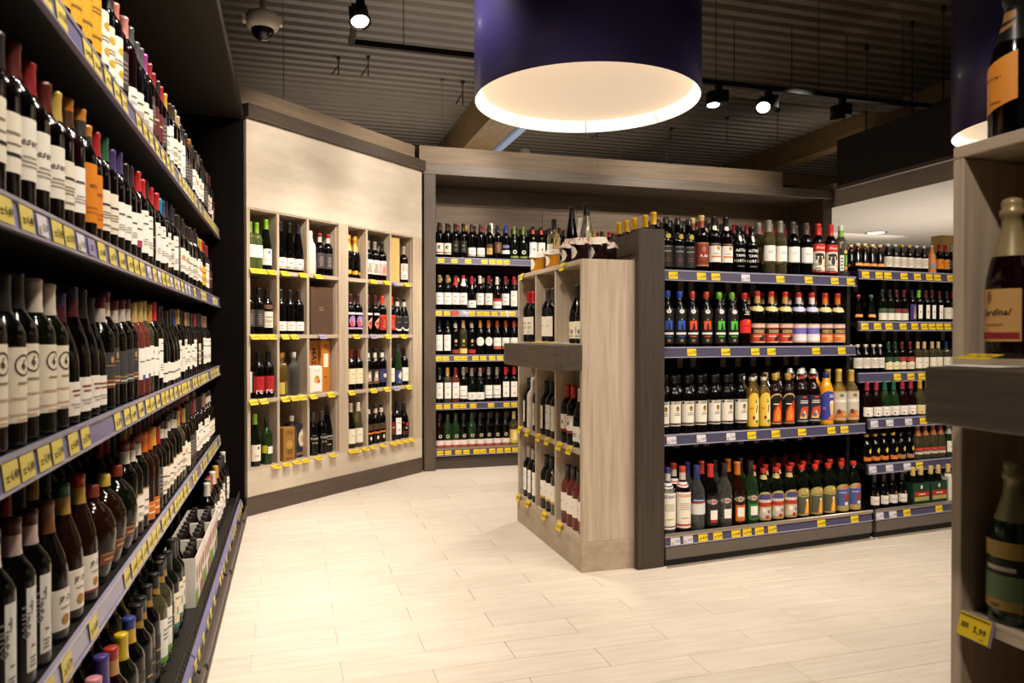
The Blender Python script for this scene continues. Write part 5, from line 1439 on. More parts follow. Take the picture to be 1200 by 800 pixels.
BT = [[(.05, 'y0'), (.165, 'y1'), (.285, 'y2'), (.43, 'y0'), (.50, 'y1'), (.565, 'y3'), (.63, 'y2')],
      [(.03, 'y0'), (.10, 'y1'), (.17, 'r0'), (.32, 'y2'), (.39, 'y0'), (.45, 'y1'), (.52, 'y3'), (.60, 'y0'), (.68, 'y1')],
      [(.03, 'y0'), (.09, 'y1'), (.19, 'y0'), (.25, 'y2'), (.35, 'y0'), (.42, 'y1'), (.50, 'y2'), (.57, 'y3')],
      [(.03, 'y0'), (.10, 'y1'), (.18, 'y2'), (.24, 'y0'), (.33, 'y1'), (.49, 'y2'), (.63, 'y0'), (.70, 'y1')],
      [(.04, 'y0'), (.11, 'y1'), (.20, 'y2'), (.27, 'y0'), (.36, 'y1'), (.42, 'y2'), (.50, 'y0'), (.57, 'y1'), (.64, 'y0'), (.71, 'y1')]]
WSTRIP = mat('strip_pale', '#c9c4cf', .3, coat=.3)
for i, z in enumerate(BZ):
    rack_shelf(br_, z, .0, 2.28, .0, .44, BT[i], rail=(i == 4))
for k, a in {
    'bbird': (RW, B, 'black', '#231f1e', 'bird', 'black bottle with black-bird cream label'),
    'bdark': (RW, B, 'black', '#231f1e', 'black', 'plain dark bottle with black label'),
    'blow': (RW, B, 'black', '#3a2c22', 'whitelowband', 'black bottle with low cream label'),
    'bgoldsq': (RW, B, 'black', '#231f1e', 'goldsq', 'dark bottle with gold square label'),
    'bbrown': (RW, B, 'black', '#2c2320', 'brownlab', 'black bottle with brown label'),
    'bblue': (RW, B, 'black', '#2f3a8e', 'bluehigh', 'blue-capped bottle with white strip label'),
    'bzero': (RW, G, 'dgreen', '#6f8a3c', 'zero', 'green-capped dark bottle with white ring'),
    'bwhite': (RW, B, 'black', '#231f1e/#d8452f', 'whitebig', 'red-necked bottle with large white label'),
    'bnavy': (RW, B, 'black', '#232a5a', 'black', 'navy-capped dark bottle'),
    'bthin': (RW, B, 'black', '#8a7a4a', 'white', 'brass-capped dark bottle with white label'),
    'bbow': (RW, B, 'black', '#231f1e', 'white', 'dark bottle with red bow neck and white label', ('#b3202a', .215, .285, 260)),
    'btag': (RW, B, 'black', '#c02a26', 'white', 'dark bottle with white neck card', ('#efe8da', .21, .275, 160)),
    'blowred': (RW, G, 'black', '#a8242a', 'whitelow', 'red-capped dark bottle with low white label'),
    'bwhitecap': (RW, B, 'black', '#d9d2c8', 'white', 'white-capped black bottle with white label'),
    'bmaroon': (RW, B, 'black', '#7e1f26', 'white', 'maroon-capped black bottle with white label'),
    'bdrape': (RW, G, 'red', '#d9d2c8', 'reddrape', 'white-capped bottle with red-edged label'),
    'bredtall': (RW, B, 'black', '#b8232a', 'whitetall', 'red-capped black bottle with tall white label'),
    'btall': (RW, B, 'black', '#231f1e', 'whitetall', 'black bottle with tall narrow white label'),
    'bbee': (RW, B, 'black', '#231f1e/#b9b0a4', 'beeneck', 'black bottle with gold emblem and red foot'),
    'bbeer': (RW, B, 'black', '#231f1e/#b9b0a4', 'beeneckr', 'black bottle with gold emblem and scarlet foot'),
    'bbeey': (WW, B, 'white', '#c9a878', 'beenecky', 'straw-coloured bottle with yellow foot label'),
    'bdisc': (RW, B, 'black', '#b98a4a', 'disc', 'tan-capped bottle with round white label'),
    'bdisco': (RW, B, 'black', '#c9702c', 'disc', 'orange-capped bottle with round white label'),
    'bterra': (RW, B, 'black', '#9a4a24', 'whiteterra', 'rust-capped bottle with rust-footed label'),
    'bgoldw': (WW, B, 'white', '#c9923c', 'whitetall', 'gold-capped pale bottle with white label'),
    'brose': (RO, B, 'rose', '#7a2428', 'whitetall', 'rose bottle with tall white label'),
    'bgrey': (RW, B, 'black', '#8a8278', 'whitelineR', 'grey-capped bottle with red-lined label'),
    'bgreylow': (WW, G, 'dgreen', '#8a8278', 'whitelow', 'grey-capped bottle with low white label'),
    'bgreyline': (RW, B, 'black', '#8a8278', 'whiteline', 'grey-capped bottle with blue-lined label'),
    'bround': (RW, 'mulled', 'black', '#231f1e', 'roundpink', 'dark bottle with ring emblem and pale label'),
    'broundg': (WW, 'mulled', 'green', '#35402a', 'roundpink', 'green bottle with ring emblem and pale label'),
    'broundr': (RO, 'mulled', 'red', '#3a2422', 'roundpink', 'dark red bottle with ring emblem and pale label'),
    'bgold': (WW, 'mulled', 'white', '#c9b07a', 'goldwrap', 'gold bottle with golden label'),
}.items():
    typ(k, *a)
W1 = [.045, .115, .185, .255, .33, .41, .49, .565, .639, .715, .80, .89, .97, 1.06, 1.14, 1.22, 1.30, 1.42, 1.50, 1.58, 1.66, 1.74, 1.82, 1.90, 1.98, 2.06]
K1 = ['bbird', 'bbird', 'bdark', 'bdark', 'blow', 'blow', 'bgoldsq', 'bbrown', 'bblue', 'bzero', 'bzero', 'bwhite', 'bwhite', 'bnavy', 'bdark', 'bdark', 'bbird', 'bdark', 'bdark', 'blow', 'blow', 'bdark', 'bdark', 'bdark', 'bnavy', 'bdark']
WX = [.045, .115, .185, .255, .330, .405, .482, .558, .636, .712]
WK = [None,
      ['bthin', 'bthin', 'bbow', 'btag', 'blowred', 'bwhitecap', 'bmaroon', 'bdrape', 'bmaroon', 'bredtall'],
      ['btall', 'btall', 'bbee', 'bbeey', 'bbeer', 'bdisc', 'bdisco', 'bterra', 'bterra', 'bterra'],
      ['btall', 'bgoldw', 'brose', 'bgrey', 'bgreylow', 'bgreylow', 'bgreyline', 'bgreyline', 'bredtall', 'bredtall'],
      ['broundr', 'broundg', 'broundg', 'bround', 'broundg', 'bround', 'bround', 'bround', 'bround', 'bgold']]
SN = ['top', 'second', 'third', 'fourth', 'bottom']
fill(BF, BZ[0], list(zip(W1, K1))[:16], 'from post, rear rack top shelf', 'bottles on the rear rack', .055, 'low', 12, -.12)
for i in range(1, 5):
    fill(BF, BZ[i], list(zip(WX, WK[i])), 'from post, rear rack %s shelf' % SN[i], 'bottles on the rear rack', .055, 'low', 12, -.12)
wrapped(BF, .525, .13, BZ[0], 'bottle in white paper leaning behind the rear rack top row', h=.33)

# ================================================================== LIQUOR GONDOLA (two bays)
GF = Frame(1.7666, 3.2753, 5.25)
ge = empty('gondola_end_panel', GF.w(0, 0), GF.t, 'dark oak end panel closing the liquor gondola', 'panel')
part(ge, 'front_post', WENGE_V, (-.152, -.002, 0, .038, 0, 1.668), bev=.003)
for nm, m_, z0, z1, pl in (('top_rail', WENGE_H, 1.56, 1.668, [(-.098, .038), (-.048, .038), (.03, .95), (-.014, .95)]),
                           ('infill_board', OAK_V, 0, 1.56, [(-.080, .038), (-.052, .038), (.022, .95), (.002, .95)]),
                           ('rear_post', WENGE_V, 0, 1.668, [(-.014, .95), (.10, .95), (.10, .99), (-.014, .99)])):
    b = MB()
    b.prism(pl[::-1], 'z', z0, z1)
    put(nm, b.mesh(nm, m_), ge)
SX = [(0.0, 1.372), (1.396, 2.72)]
gz1 = [1.480, 1.083, .643, .146]
gy1 = [.12, .12, .05, .0]
gz2 = [1.523, 1.224, .924, .664, .403, .146]
gy2 = [.12, .12, .12, .05, .05, .0]
GT1 = [[(.04, 'y0'), (.125, 'y1'), (.30, 'y2'), (.39, 'y3'), (.585, 'w'), (.82, 'y1'), (1.02, 'y0'), (1.21, 'y2'), (1.33, 'y3')],
       [(.03, 'y0'), (.24, 'y1'), (.455, 'y2'), (.65, 'y0'), (.76, 'y1'), (1.075, 'y2'), (1.265, 'y3')],
       [(.07, 'w'), (.25, 'w'), (.435, 'w'), (.57, 'y0'), (.73, 'y1'), (.91, 'y2'), (1.12, 'y0'), (1.215, 'y3')],
       [(.06, 'w'), (.135, 'w'), (.225, 'y0'), (.315, 'y1'), (.43, 'y2'), (.50, 'y3'), (.58, 'y0'), (.665, 'y1'), (1.0, 'y2'), (1.24, 'y3')]]
GT2 = [[(1.445, 'y0'), (1.55, 'y1'), (1.62, 'y2'), (1.75, 'y3'), (1.86, 'y0'), (1.96, 'y1'), (2.03, 'y2'), (2.14, 'y3')],
       [(1.44, 'y0'), (1.54, 'y1'), (1.63, 'y2'), (1.745, 'y3'), (1.84, 'y0'), (1.92, 'y1'), (1.985, 'y2'), (2.05, 'y3'), (2.12, 'y0')],
       [(1.70, 'y1'), (1.81, 'y2'), (1.90, 'y0'), (2.0, 'y1'), (2.1, 'y2')],
       [(1.44, 'w'), (1.56, 'w'), (1.71, 'w'), (1.83, 'y1'), (1.93, 'y2'), (2.10, 'y0')],
       [(1.43, 'w'), (1.56, 'w'), (1.70, 'w'), (1.80, 'y1'), (2.10, 'y0')],
       [(1.43, 'w'), (1.53, 'w'), (1.64, 'y0'), (1.90, 'y1'), (2.08, 'y2')]]
ROOTS = []
for bay, (zs, ys, tgs) in enumerate(((gz1, gy1, GT1), (gz2, gy2, GT2))):
    x0, x1 = SX[bay]
    g = empty('gondola_rack', GF.w(0, 0), GF.t, ('dark gondola bay of four liquor shelves beside the end panel', 'dark gondola bay of six shelves beyond the liquor bay')[bay], 'shelf rack', 'gondola bays')
    ROOTS.append(g)
    part(g, 'back_panel', noisy('gondola_back', '#2e251d', '#3d3228', (18, 18, .8), 3, .55), (x0, x1, .56, .58, 0, 1.50))
    part(g, 'upright', STEEL_D, (x1-.004, x1+.022, .18, .56, 0, 1.52))
    part(g, 'kick_plate', mat('kick_plate_grey', '#6a6058', .45, .3), (x0+.004, x1-.006, -.006, .02, .035, .094))
    part(g, 'base', BLK, (x0, x1, .02, .56, 0, .115), (x0+.004, x1-.004, .006, .02, 0, .035))
    part(g, 'floor_trim', RAIL_S, (x0, x1, -.03, -.018, 0, .008))
    for i, z in enumerate(zs):
        rack_shelf(g, z, x0, x1, ys[i], .56, tgs[i], rail=(i == len(zs)-1), strip_h=.044 if i < len(zs)-1 else .038)
    # perforated price-card rails hanging under the upper boards
    for z in zs[:3]:
        rq = random.Random(int(z*100))
        for x in [x0+.07+.105*j+rq.uniform(-.02, .02) for j in range(12 if bay == 0 else 11)]:
            if rq.random() < .75:
                b_ = MB()
                b_.box(x-.018, x+.018, .30, .302, z-.115, z-.030)
                put('hang_card', b_.mesh('hang_card', paper('#a89a86')), g)

LQ = 'liqueur_bottle'
PW = 'port_bottle'
MW = 'mulled_wine_bottle'
VM = 'vermouth_bottle'
HB = 'herbal_spirit_bottle'
SP = 'sparkling_bottle'
for k, a in {
    'gyel': (PW, B, 'black', '#e9b21c', 'goldseal', 'yellow-capped port bottle'),
    'gseal': (PW, 'port', 'black', '#171514', 'goldseal', 'black port bottle with gold seal'),
    'gadm': (PW, B, 'black', '#d8c07a/#a34a2a', 'adm', 'gold-capped bottle with big rust label'),
    'ghorse': (PW, B, 'black', '#171514', 'horsegold', 'black sherry bottle with white shoulder shield', ('#e9e5de', .225, .25, 90)),
    'gport': (PW, 'squat', 'black', '#171514', 'port', 'squat port bottle with bold white lettering', ('#efece6', .172, .205, 40)),
    'gwhite': (WW, B, 'white', '#8a8478', 'winewhitey', 'pale wine bottle with small white label'),
    'gdark': (RW, B, 'black', '#4a443e', 'winewhite', 'grey-capped dark bottle with small white label'),
    'gdog': (MW, B, 'black', '#c1352c', 'dog', 'red-capped bottle with red picture label'),
    'gcit': (LQ, B, 'clear', '#dfe6d2/#7fae4c', 'citrus', 'clear bottle with citrus label'),
    'sblue': (LQ, 'liqueur', 'black', '#2c4aa8', 'screen_blue', 'black bottle with blue printed window'),
    'sred': (LQ, 'liqueur', 'black', '#b8402c', 'screen_red', 'black bottle with red printed window'),
    'sgreen': (LQ, 'liqueur', 'black', '#6fae2c', 'screen_green', 'black bottle with green printed window'),
    'scar': (LQ, 'liqueur', 'black', '#c02a28', 'scarlet', 'black bottle with scarlet arched label'),
    'mblack': (MW, 'mulled', 'black', '#c9382a/#c99a5a', 'mulled_black', 'mulled wine bottle with brown picture label', ('#e8d08a', .195, .222, 170)),
    'mblue': (MW, 'mulled', 'black', '#c9382a/#d9d2cf', 'mulled_blue', 'mulled wine bottle with blue snow label', ('#c9c4e6', .195, .222, 170)),
    'mgold': (MW, 'mulled', 'black', '#c9382a/#d8742a', 'mulled_gold', 'mulled wine bottle with flame label', ('#e8d08a', .195, .222, 170)),
    'bal': (LQ, 'liqueur', 'black', '#171514', 'balsam', 'black bottle with tall crested label'),
    'lem': (LQ, 'liqueur', 'gold', '#1d1a17/#efe8da', 'lemon', 'golden bottle with lemon-yellow label'),
    'fir': (LQ, 'liqueur', 'amber', '#c2a04a', 'fire', 'amber bottle with flame label'),
    'swg': (LQ, 'swing', 'red', '#e2dcd6', 'inferno', 'swing-top dark bottle with picture label', ('#c9341f', .262, .276, 360)),
    'jui': (LQ, 'juice', 'orange', '#2c2f66', 'juicelab', 'bright orange bottle with violet label'),
    'app': (LQ, 'mulled', 'gold', '#c9a84a', 'apple', 'gold-capped cider-coloured bottle with orchard label'),
    'vwh': (VM, 'vermouth', 'clear', '#2c3570/#c9c4c4', 'cinzanoW', 'blue-capped vermouth bottle with cream label', ('#e9e4da/#2c3570', .232, .258, 200)),
    'vrd': (VM, 'vermouth', 'red', '#c9452c/#d8c9b4', 'cinzanoR', 'red-capped vermouth bottle with cream label', ('#e9e4da/#c9341f', .232, .258, 200)),
    'vcl': (VM, 'vermouth', 'clear', '#2c3570', 'cinzanoC', 'clear vermouth bottle with slanted band label'),
    'ovb': (VM, 'vermouth', 'black', '#c9382c', 'oval_black', 'red-capped black vermouth bottle with oval badge'),
    'ovc': (VM, 'vermouth', 'clear', '#23211f', 'oval_clear', 'clear vermouth bottle with oval badge'),
    'ova': (VM, 'vermouth', 'amber', '#c9701c', 'oval_amber', 'amber vermouth bottle with oval badge'),
    'ovg': (VM, 'vermouth', 'green', '#23211f', 'oval_green', 'green vermouth bottle with oval badge'),
    'her': (HB, 'herbal', 'dgreen', '#c9341f', 'herbred', 'red-capped herbal bottle with red-white label', ('#c9b06a', .232, .255, 300)),
    'heg': (HB, 'herbal', 'dgreen', '#d0381f', 'herbgold', 'red-capped herbal bottle with olive label'),
    'heb': (HB, 'herbal', 'dgreen', '#d0381f', 'herbblue', 'red-capped herbal bottle with blue label'),
    'blb': (LQ, 'bulb_s', 'black', '#e3dccb/#d9b82c', 'bulbmark', 'flask-shaped bottle with white-yellow cap'),
    'blr': (LQ, 'bulb_s', 'black', '#b8323a', 'bulbmark', 'flask-shaped bottle with red cap'),
    'blg': (LQ, 'bulb_s', 'dgreen', '#4a7a5a', 'bulbmark', 'flask-shaped bottle with green cap'),
    'sixw': ('screw_cap_bottle', 'jug_s', 'black', '#e3dccb', 'sixwhite', 'white-capped dark bottle with square white label'),
    'sixy': ('screw_cap_bottle', 'jug_s', 'black', '#d9c02c', 'sixwhite', 'yellow-capped dark bottle with square white label'),
    'slm': (LQ, 'salm_s', 'salmon', '#e9d2b8', 'silverpatch', 'frosted salmon bottle with silver patch'),
    'orc': (RW, 'wine_s', 'black', '#b3202c', 'orangecap', 'red-capped bottle with orange label'),
    'nav': (RW, 'wine_s', 'black', '#c9c2bc', 'navylines', 'silver-capped bottle with navy lined label'),
    'scl': (WW, 'wine_m', 'dgreen', '#26282a', 'scallop', 'dark-capped green bottle with low scalloped label'),
    'scr': (RW, 'wine_m', 'black', '#5e1d24', 'scallopr', 'maroon-capped bottle with low scalloped label'),
    'tow': (LQ, 'wine_m', 'black', '#1d1d3a', 'navytower', 'navy bottle with tower label'),
    'lim': (WW, 'wine_m', 'dgreen', '#7fc02c', 'sidewhite', 'lime-capped bottle with side label'),
    'sid': (RW, 'wine_m', 'black', '#5a2420', 'sidewhite', 'brown-capped bottle with white side label'),
    'plw': (RW, 'wine_m', 'black', '#2a2624', 'creambig', 'black-capped bottle with cream label'),
    'rdw': (RW, 'wine_m', 'black', '#b8352c', 'creambig', 'red-capped bottle with cream label'),
    'grh': (WW, 'wine_s', 'dgreen', '#24402c', 'greenhigh', 'green-capped bottle with peaked label'),
    'rdh': (RW, 'wine_s', 'black', '#6a2020', 'redhigh', 'maroon-capped bottle with red peaked label'),
    'gow': (WW, 'wine_s', 'white', '#d9b87a', 'creambig', 'gold-capped white wine with cream label'),
    'blw': (WW, 'wine_s', 'white', '#23305e', 'creambig', 'navy-capped white wine with cream label'),
    'rs1': (RW, 'stub', 'red', '#a83040', 'redspot', 'red-knobbed bottle with small white label'),
    'gs1': (RW, 'stub', 'green', '#1f6a4a', 'redspot', 'green-knobbed bottle with small white label'),
    'os1': (WW, 'stub', 'white', '#c9923c', 'ochrespot', 'gold-knobbed pale bottle with ochre label'),
    'dia': (HB, 'diam_s', 'black', '#d0a52c', 'diamond', 'dark bottle with gold diamond and orange band'),
    'dit': (HB, 'diam_s', 'black', '#231f1e', 'diamondtan', 'dark bottle with gold diamond and tan band'),
    'spr': (SP, 'spark_s', 'white', '#b8704c', 'sparkrose', 'rose-foiled sparkling bottle'),
    'spg': (SP, 'spark_s', 'green', '#b9b5ae', 'sparkgreen', 'silver-foiled green sparkling bottle'),
    'tin': ('small_bottle', 'half_s', 'black', '#231f1e', 'tinywhite', 'small dark bottle with white label'),
    'pkg': ('small_bottle', 'piccolo', 'dgreen', '#d3b56a', None, 'gold-topped small bottle'),
    'pkw': ('small_bottle', 'piccolo', 'green', '#d3b56a', None, 'gold-topped small green bottle', ('#efe8da', .145, .165, 300)),
}.items():
    typ(k, *a)
U1 = [
    list(zip([.045, .115, .19, .262, .339, .42, .496, .585, .672, .787, .868, .957, 1.056, 1.14, 1.238, 1.318], ['gyel', 'gseal', 'gseal', 'gseal', 'gadm', 'ghorse', 'ghorse', 'gport', 'gport', 'gwhite', 'gwhite', 'gdark', 'gdark', 'gdog', 'gdog', 'gcit'])),
    list(zip([.045, .125, .205, .285, .37, .453, .54, .622, .710, .808, .902, 1.003, 1.097, 1.193, 1.291], ['sblue', 'sblue', 'sblue', 'sred', 'sred', 'sgreen', 'sgreen', 'scar', 'mblack', 'mblack', 'mblack', 'mblue', 'mblue', 'mgold', 'mgold'])),
    list(zip([.05, .124, .203, .282, .372, .448, .54, .622, .699, .776, .862, .953, 1.045, 1.137, 1.230, 1.322], ['bal', 'bal', 'bal', 'bal', 'bal', 'bal', 'bal', 'lem', 'lem', 'fir', 'fir', 'swg', 'swg', 'jui', 'app', 'app'])),
    list(zip([.052, .140, .228, .314, .400, .486, .572, .657, .743, .830, .920, 1.011, 1.104, 1.202, 1.292], ['vwh', 'vrd', 'vcl', 'ovb', 'ovc', 'ova', 'ovg', 'her', 'her', 'her', 'heg', 'heg', 'heg', 'heb', 'heb'])),
]
GD1 = ['liquor bay top shelf', 'liquor bay second shelf', 'liquor bay third shelf', 'liquor bay bottom shelf']
GLY1 = [.175, .175, .105, .058]
for i, row in enumerate(U1):
    fill(GF, gz1[i], row, 'from end panel, '+GD1[i], 'bottles on the liquor bay', GLY1[i], 'low', 18, -.28)
    back = [(lx, k) for lx, k in row if not (i == 1 and k[0] == 's' and lx < .5)]
    fill(GF, gz1[i], [(lx+.012, k) for lx, k in back], 'from end panel, %s rear' % GD1[i], 'rear row bottles on the liquor bay', GLY1[i]+.096, 'low', 12, -.28)
for j in range(3):
    bottle('gyel', GF.w(.050+.004*j, GLY1[0]+.20+.09*j, gz1[0]), GF.t, 'yellow-capped port bottle, %s behind the end panel top' % nth(j+1), 'yellow-capped port bottles', 12)
U2 = [
    list(zip([1.425, 1.485, 1.545, 1.607, 1.665, 1.725, 1.785, 1.845, 1.905, 1.965, 2.03, 2.092, 2.150, 2.208, 2.268], ['blb', 'blb', 'blb', 'blb', 'sixw', 'sixw', 'sixy', 'sixy', 'sixw', 'sixw', 'slm', 'orc', 'orc', 'nav', 'nav'])),
    list(zip([1.435, 1.53, 1.618, 1.68, 1.739, 1.798, 1.861, 1.920, 1.979, 2.038, 2.098, 2.158, 2.22], ['blr', 'blg', 'scl', 'scl', 'scr', 'scr', 'tow', 'lim', 'sid', 'sid', 'sid', 'plw', 'rdw'])),
    list(zip([1.429, 1.489, 1.55, 1.611, 1.671, 1.729, 1.787, 1.849, 1.913, 1.975, 2.035, 2.095, 2.163, 2.225], ['sixw', 'sixw', 'sixw', 'sixw', 'grh', 'grh', 'rdh', 'rdh', 'gow', 'gow', 'gow', 'gow', 'blw', 'blw'])),
    list(zip([1.432, 1.504, 1.574, 1.644, 1.714, 1.784, 1.854, 1.924, 1.994, 2.064], ['rs1', 'rs1', 'gs1', 'gs1', 'rs1', 'rs1', 'os1', 'os1', 'os1', 'gs1'])),
    list(zip([1.432, 1.500, 1.568, 1.636, 1.704, 1.772, 1.84, 1.904, 1.968, 2.032, 2.098, 2.164], ['dia', 'dia', 'dia', 'dia', 'dit', 'dit', 'spr', 'spr', 'spr', 'spr', 'spg', 'spg'])),
    list(zip([1.44, 1.512, 1.584, 1.656], ['tin', 'tin', 'tin', 'tin'])),
]
GLY2 = [.160, .160, .160, .095, .095, .050]
for i, row in enumerate(U2):
    if i in (0, 2):
        fill(GF, gz2[i], [(lx+.02, k) for lx, k in row if k in ('blb', 'sixw', 'sixy')], 'from liquor bay, second bay %s shelf rear' % ('top', '', 'third')[i], 'rear row bottles on the second bay', GLY2[i]+.068, 'low', 10, -.3)
    fill(GF, gz2[i], row, 'from liquor bay, second bay %s shelf' % ('top', 'second', 'third', 'fourth', 'fifth', 'bottom')[i], 'bottles on the second bay', GLY2[i], 'low', 14, -.3)
GPACK = paper('#173a2a')
for i, x in enumerate((1.775, 1.92)):
    carrier('beer_carrier', GF, x, .075, gz2[5], .135, .125, .135, GPACK, [('r', -.8, .9, .42, .62, '#b3281f'), ('l', -.5, .6, .47, .57, 1, '#efd9b0'), ('r', -.8, .9, .22, .40, '#a8a05a'), ('o', 0, .82, .010, .012, '#d9c89a')], 2, 2, 'pkg', 'dark green bottle carrier with red band, %s on the second bay' % ('first', 'second')[i], 'green carriers on the second bay')
carrier('beer_carrier', GF, 2.125, .075, gz2[5], .25, .125, .15, paper('#e6ded2'), [('ti', 'W', -.55, .40, .07, '#c9a05a'), ('p', [(-.4, .42), (.2, .62), (.25, .72), (-.4, .5)], '#d9b87a'), ('o', .5, .66, .020, .022, '#c98a3c'), ('l', .1, .8, .2, .28, 1, '#6a6058')], 4, 2, 'pkw', 'white bottle carrier with golden trumpet print on the second bay', 'white carriers on the second bay')
carton('gift_carton', GF, 2.36, .34, gz2[0], .11, .09, .27, [noisy('carton_yellow', '#f0d078', '#f6dc94', (1, 1, 1), 2, .6)], [('r', .55, 1, 0, 1, '#b9782a')], 'pale yellow carton standing behind the second bay top bottles', 'box')

# ================================================================== ISLAND CABINETS (two of one make)
b = MB()
b.bbox(-.036, .037, -.001, .001, -.025, .024, .0004)
HOLDER = b.mesh('tag_holder', mat('tag_holder_lilac', '#8f8496', .25, coat=.4))


def island(frame, L, label, ledge_x, ledge_z, mid_z, base_z, tags):
    r = empty('island_cabinet', frame.w(0, 0), frame.t, label, 'cabinet', 'pale oak island cabinets')
    D = .315
    part(r, 'side_panel', OAK_V, (0, .024, 0, D, .145, 1.49), bev=.002)
    part(r, 'side_panel', OAK_V, (L-.028, L, 0, D, .145, 1.515), bev=.002)
    part(r, 'back_board', OAK_V, (.024, L-.028, D-.02, D, .145, 1.49))
    part(r, 'top_board', OAK_H, (0, L-.0285, 0, D, 1.491, 1.515), bev=.002)
    part(r, 'plinth', PLINTH, (-.002, L+.002, -.003, D+.002, 0, .144), bev=.002)
    for x in (.335, .662):
        part(r, 'divider', OAK_V, (x-.011, x+.011, .004, D-.02, base_z, 1.49))
    for z in (base_z, mid_z, 1.105):
        sh = part(r, 'shelf', OAK_H, (.024, L-.028, .002, D-.02, z-.022, z))
        for x, zz, tilt, k in tags:
            if abs(zz-z) < .01:
                h = put('price_tag', tag_mesh(k, .066, .044), sh, (x, -.010 if tilt > -1.2 else -.030, z-.014 if tilt > -1.2 else z+.004), rx=tilt)
                if k == 'big':
                    put('tag_holder', HOLDER, sh, (x, -.0075, z-.014), rx=tilt)
    top = [t for t in tags if t[1] > 1.4]
    for x, zz, tilt, k in top:
        put('price_tag', tag_mesh(k, .060, .044), r, (x, -.008, 1.497), rx=-.35)
    part(r, 'counter_ledge', WENGE_H, (ledge_x[0], ledge_x[1], -.139, -.001, ledge_z[0], ledge_z[1]), bev=.003)
    return r


IF = Frame(1.339, 4.358, -90)
island(IF, 1.051, 'pale oak island cabinet with dark ledge abutting the liquor gondola', (.17, 1.056), (.975, 1.100), .585, .167,
       [(.06, .585, -.35, 'y0'), (.22, .585, -.35, 'y1'), (.42, .585, -.35, 'y2'), (.57, .585, -.35, 'y3'), (.76, .585, -.35, 'y0'), (.90, .585, -.35, 'y1'),
        (.04, .167, -.35, 'y2'), (.22, .167, -.35, 'y3'), (.52, .167, -.35, 'y0'), (.76, .167, -.35, 'y1'),
        (.10, 1.5, 0, 'y0'), (.80, 1.5, 0, 'y2'),
        (.46, 1.105, -1.45, 'y1'), (.58, 1.105, -1.45, 'y2'), (.72, 1.105, -1.45, 'y3'), (.84, 1.105, -1.45, 'l')])
for k, a in {
    'ired': (RW, B, 'black', '#c0262c', 'cream', 'red-capped bottle with cream label'),
    'iblk': (RW, B, 'black', '#3a3733', 'creambig', 'grey-capped bottle with broad cream label'),
    'ivine': (RW, G, 'black', '#2a2624', 'vine', 'sloping black bottle with vine label'),
    'iside': (RW, B, 'black', '#23201f', 'sidewhite', 'black bottle with narrow side label'),
    'itall': (RW, B, 'black', '#23201f', 'whitetall', 'black bottle with tall cream label'),
    'iredf': (RW, B, 'black', '#b8352c', 'redfoot', 'red-capped bottle with red-footed label'),
    'ispk': (RW, G, 'black', '#e2d9cd', 'speckle', 'white-capped bottle with speckled label'),
    'iwhitec': (RW, B, 'black', '#b9aea2', 'whitetall', 'pale-capped bottle with tall white label'),
    'igoldf': (RW, B, 'dgreen', '#20281e', 'whitegoldfoot', 'dark bottle with gold-footed label'),
    'igoldw': (WW, B, 'white', '#20301e', 'whitegoldfoot', 'white wine bottle with gold-footed label'),
    'irose': (RO, B, 'rose', '#3a2c30', 'roselab', 'rose wine bottle with cream label'),
    'itopw': (WW, B, 'white', '#23261f', 'greenwhite', 'white wine bottle with dark capsule'),
    'itopd': (RW, F, 'black', '#171514', 'greenwhite', 'dark wine bottle with small white label'),
    'itops': (WW, F, 'clear', '#171514', 'whitelow', 'clear bottle with long black capsule'),
}.items():
    typ(k, *a)
ISL = {
    'upper row, far compartment': (1.105, [(.075, .05, 'ired'), (.165, .05, 'ired')]),
    'upper row, middle compartment': (1.105, [(.42, .05, 'iblk'), (.505, .05, 'iblk')]),
    'upper row, near compartment': (1.105, [(.86, .05, 'ivine'), (.945, .05, 'ivine')]),
    'middle row, far compartment': (.585, [(.075, .05, 'iside'), (.255, .05, 'iside')]),
    'middle row, middle compartment': (.585, [(.40, .05, 'iside'), (.485, .05, 'itall'), (.57, .05, 'itall')]),
    'middle row, near compartment': (.585, [(.73, .05, 'iredf'), (.815, .05, 'iredf'), (.90, .055, 'ispk'), (.985, .055, 'ispk')]),
    'lower row, far compartment': (.167, [(.075, .05, 'iwhitec'), (.16, .05, 'iwhitec'), (.245, .05, 'iwhitec')]),
    'lower row, middle compartment': (.167, [(.40, .05, 'igoldf'), (.485, .05, 'igoldf'), (.57, .05, 'igoldw')]),
    'lower row, near compartment': (.167, [(.735, .05, 'irose'), (.815, .05, 'irose'), (.895, .05, 'irose'), (.975, .05, 'irose')]),
}
for where, (z, lst) in ISL.items():
    cnt, seen = {}, {}
    for _, _, k in lst:
        cnt[k] = cnt.get(k, 0)+1
    for lx, ly, k in lst:
        seen[k] = seen.get(k, 0)+1
        bottle(k, IF.w(lx, ly, z), IF.t, '%s, %sisland %s' % (T[k][5], nth(seen[k])+' in ' if cnt[k] > 1 else '', where), 'bottles in the island cabinet', 20)
wrapped(IF, .165, .048, .585, 'tissue-wrapped bottle, island middle row, far compartment')
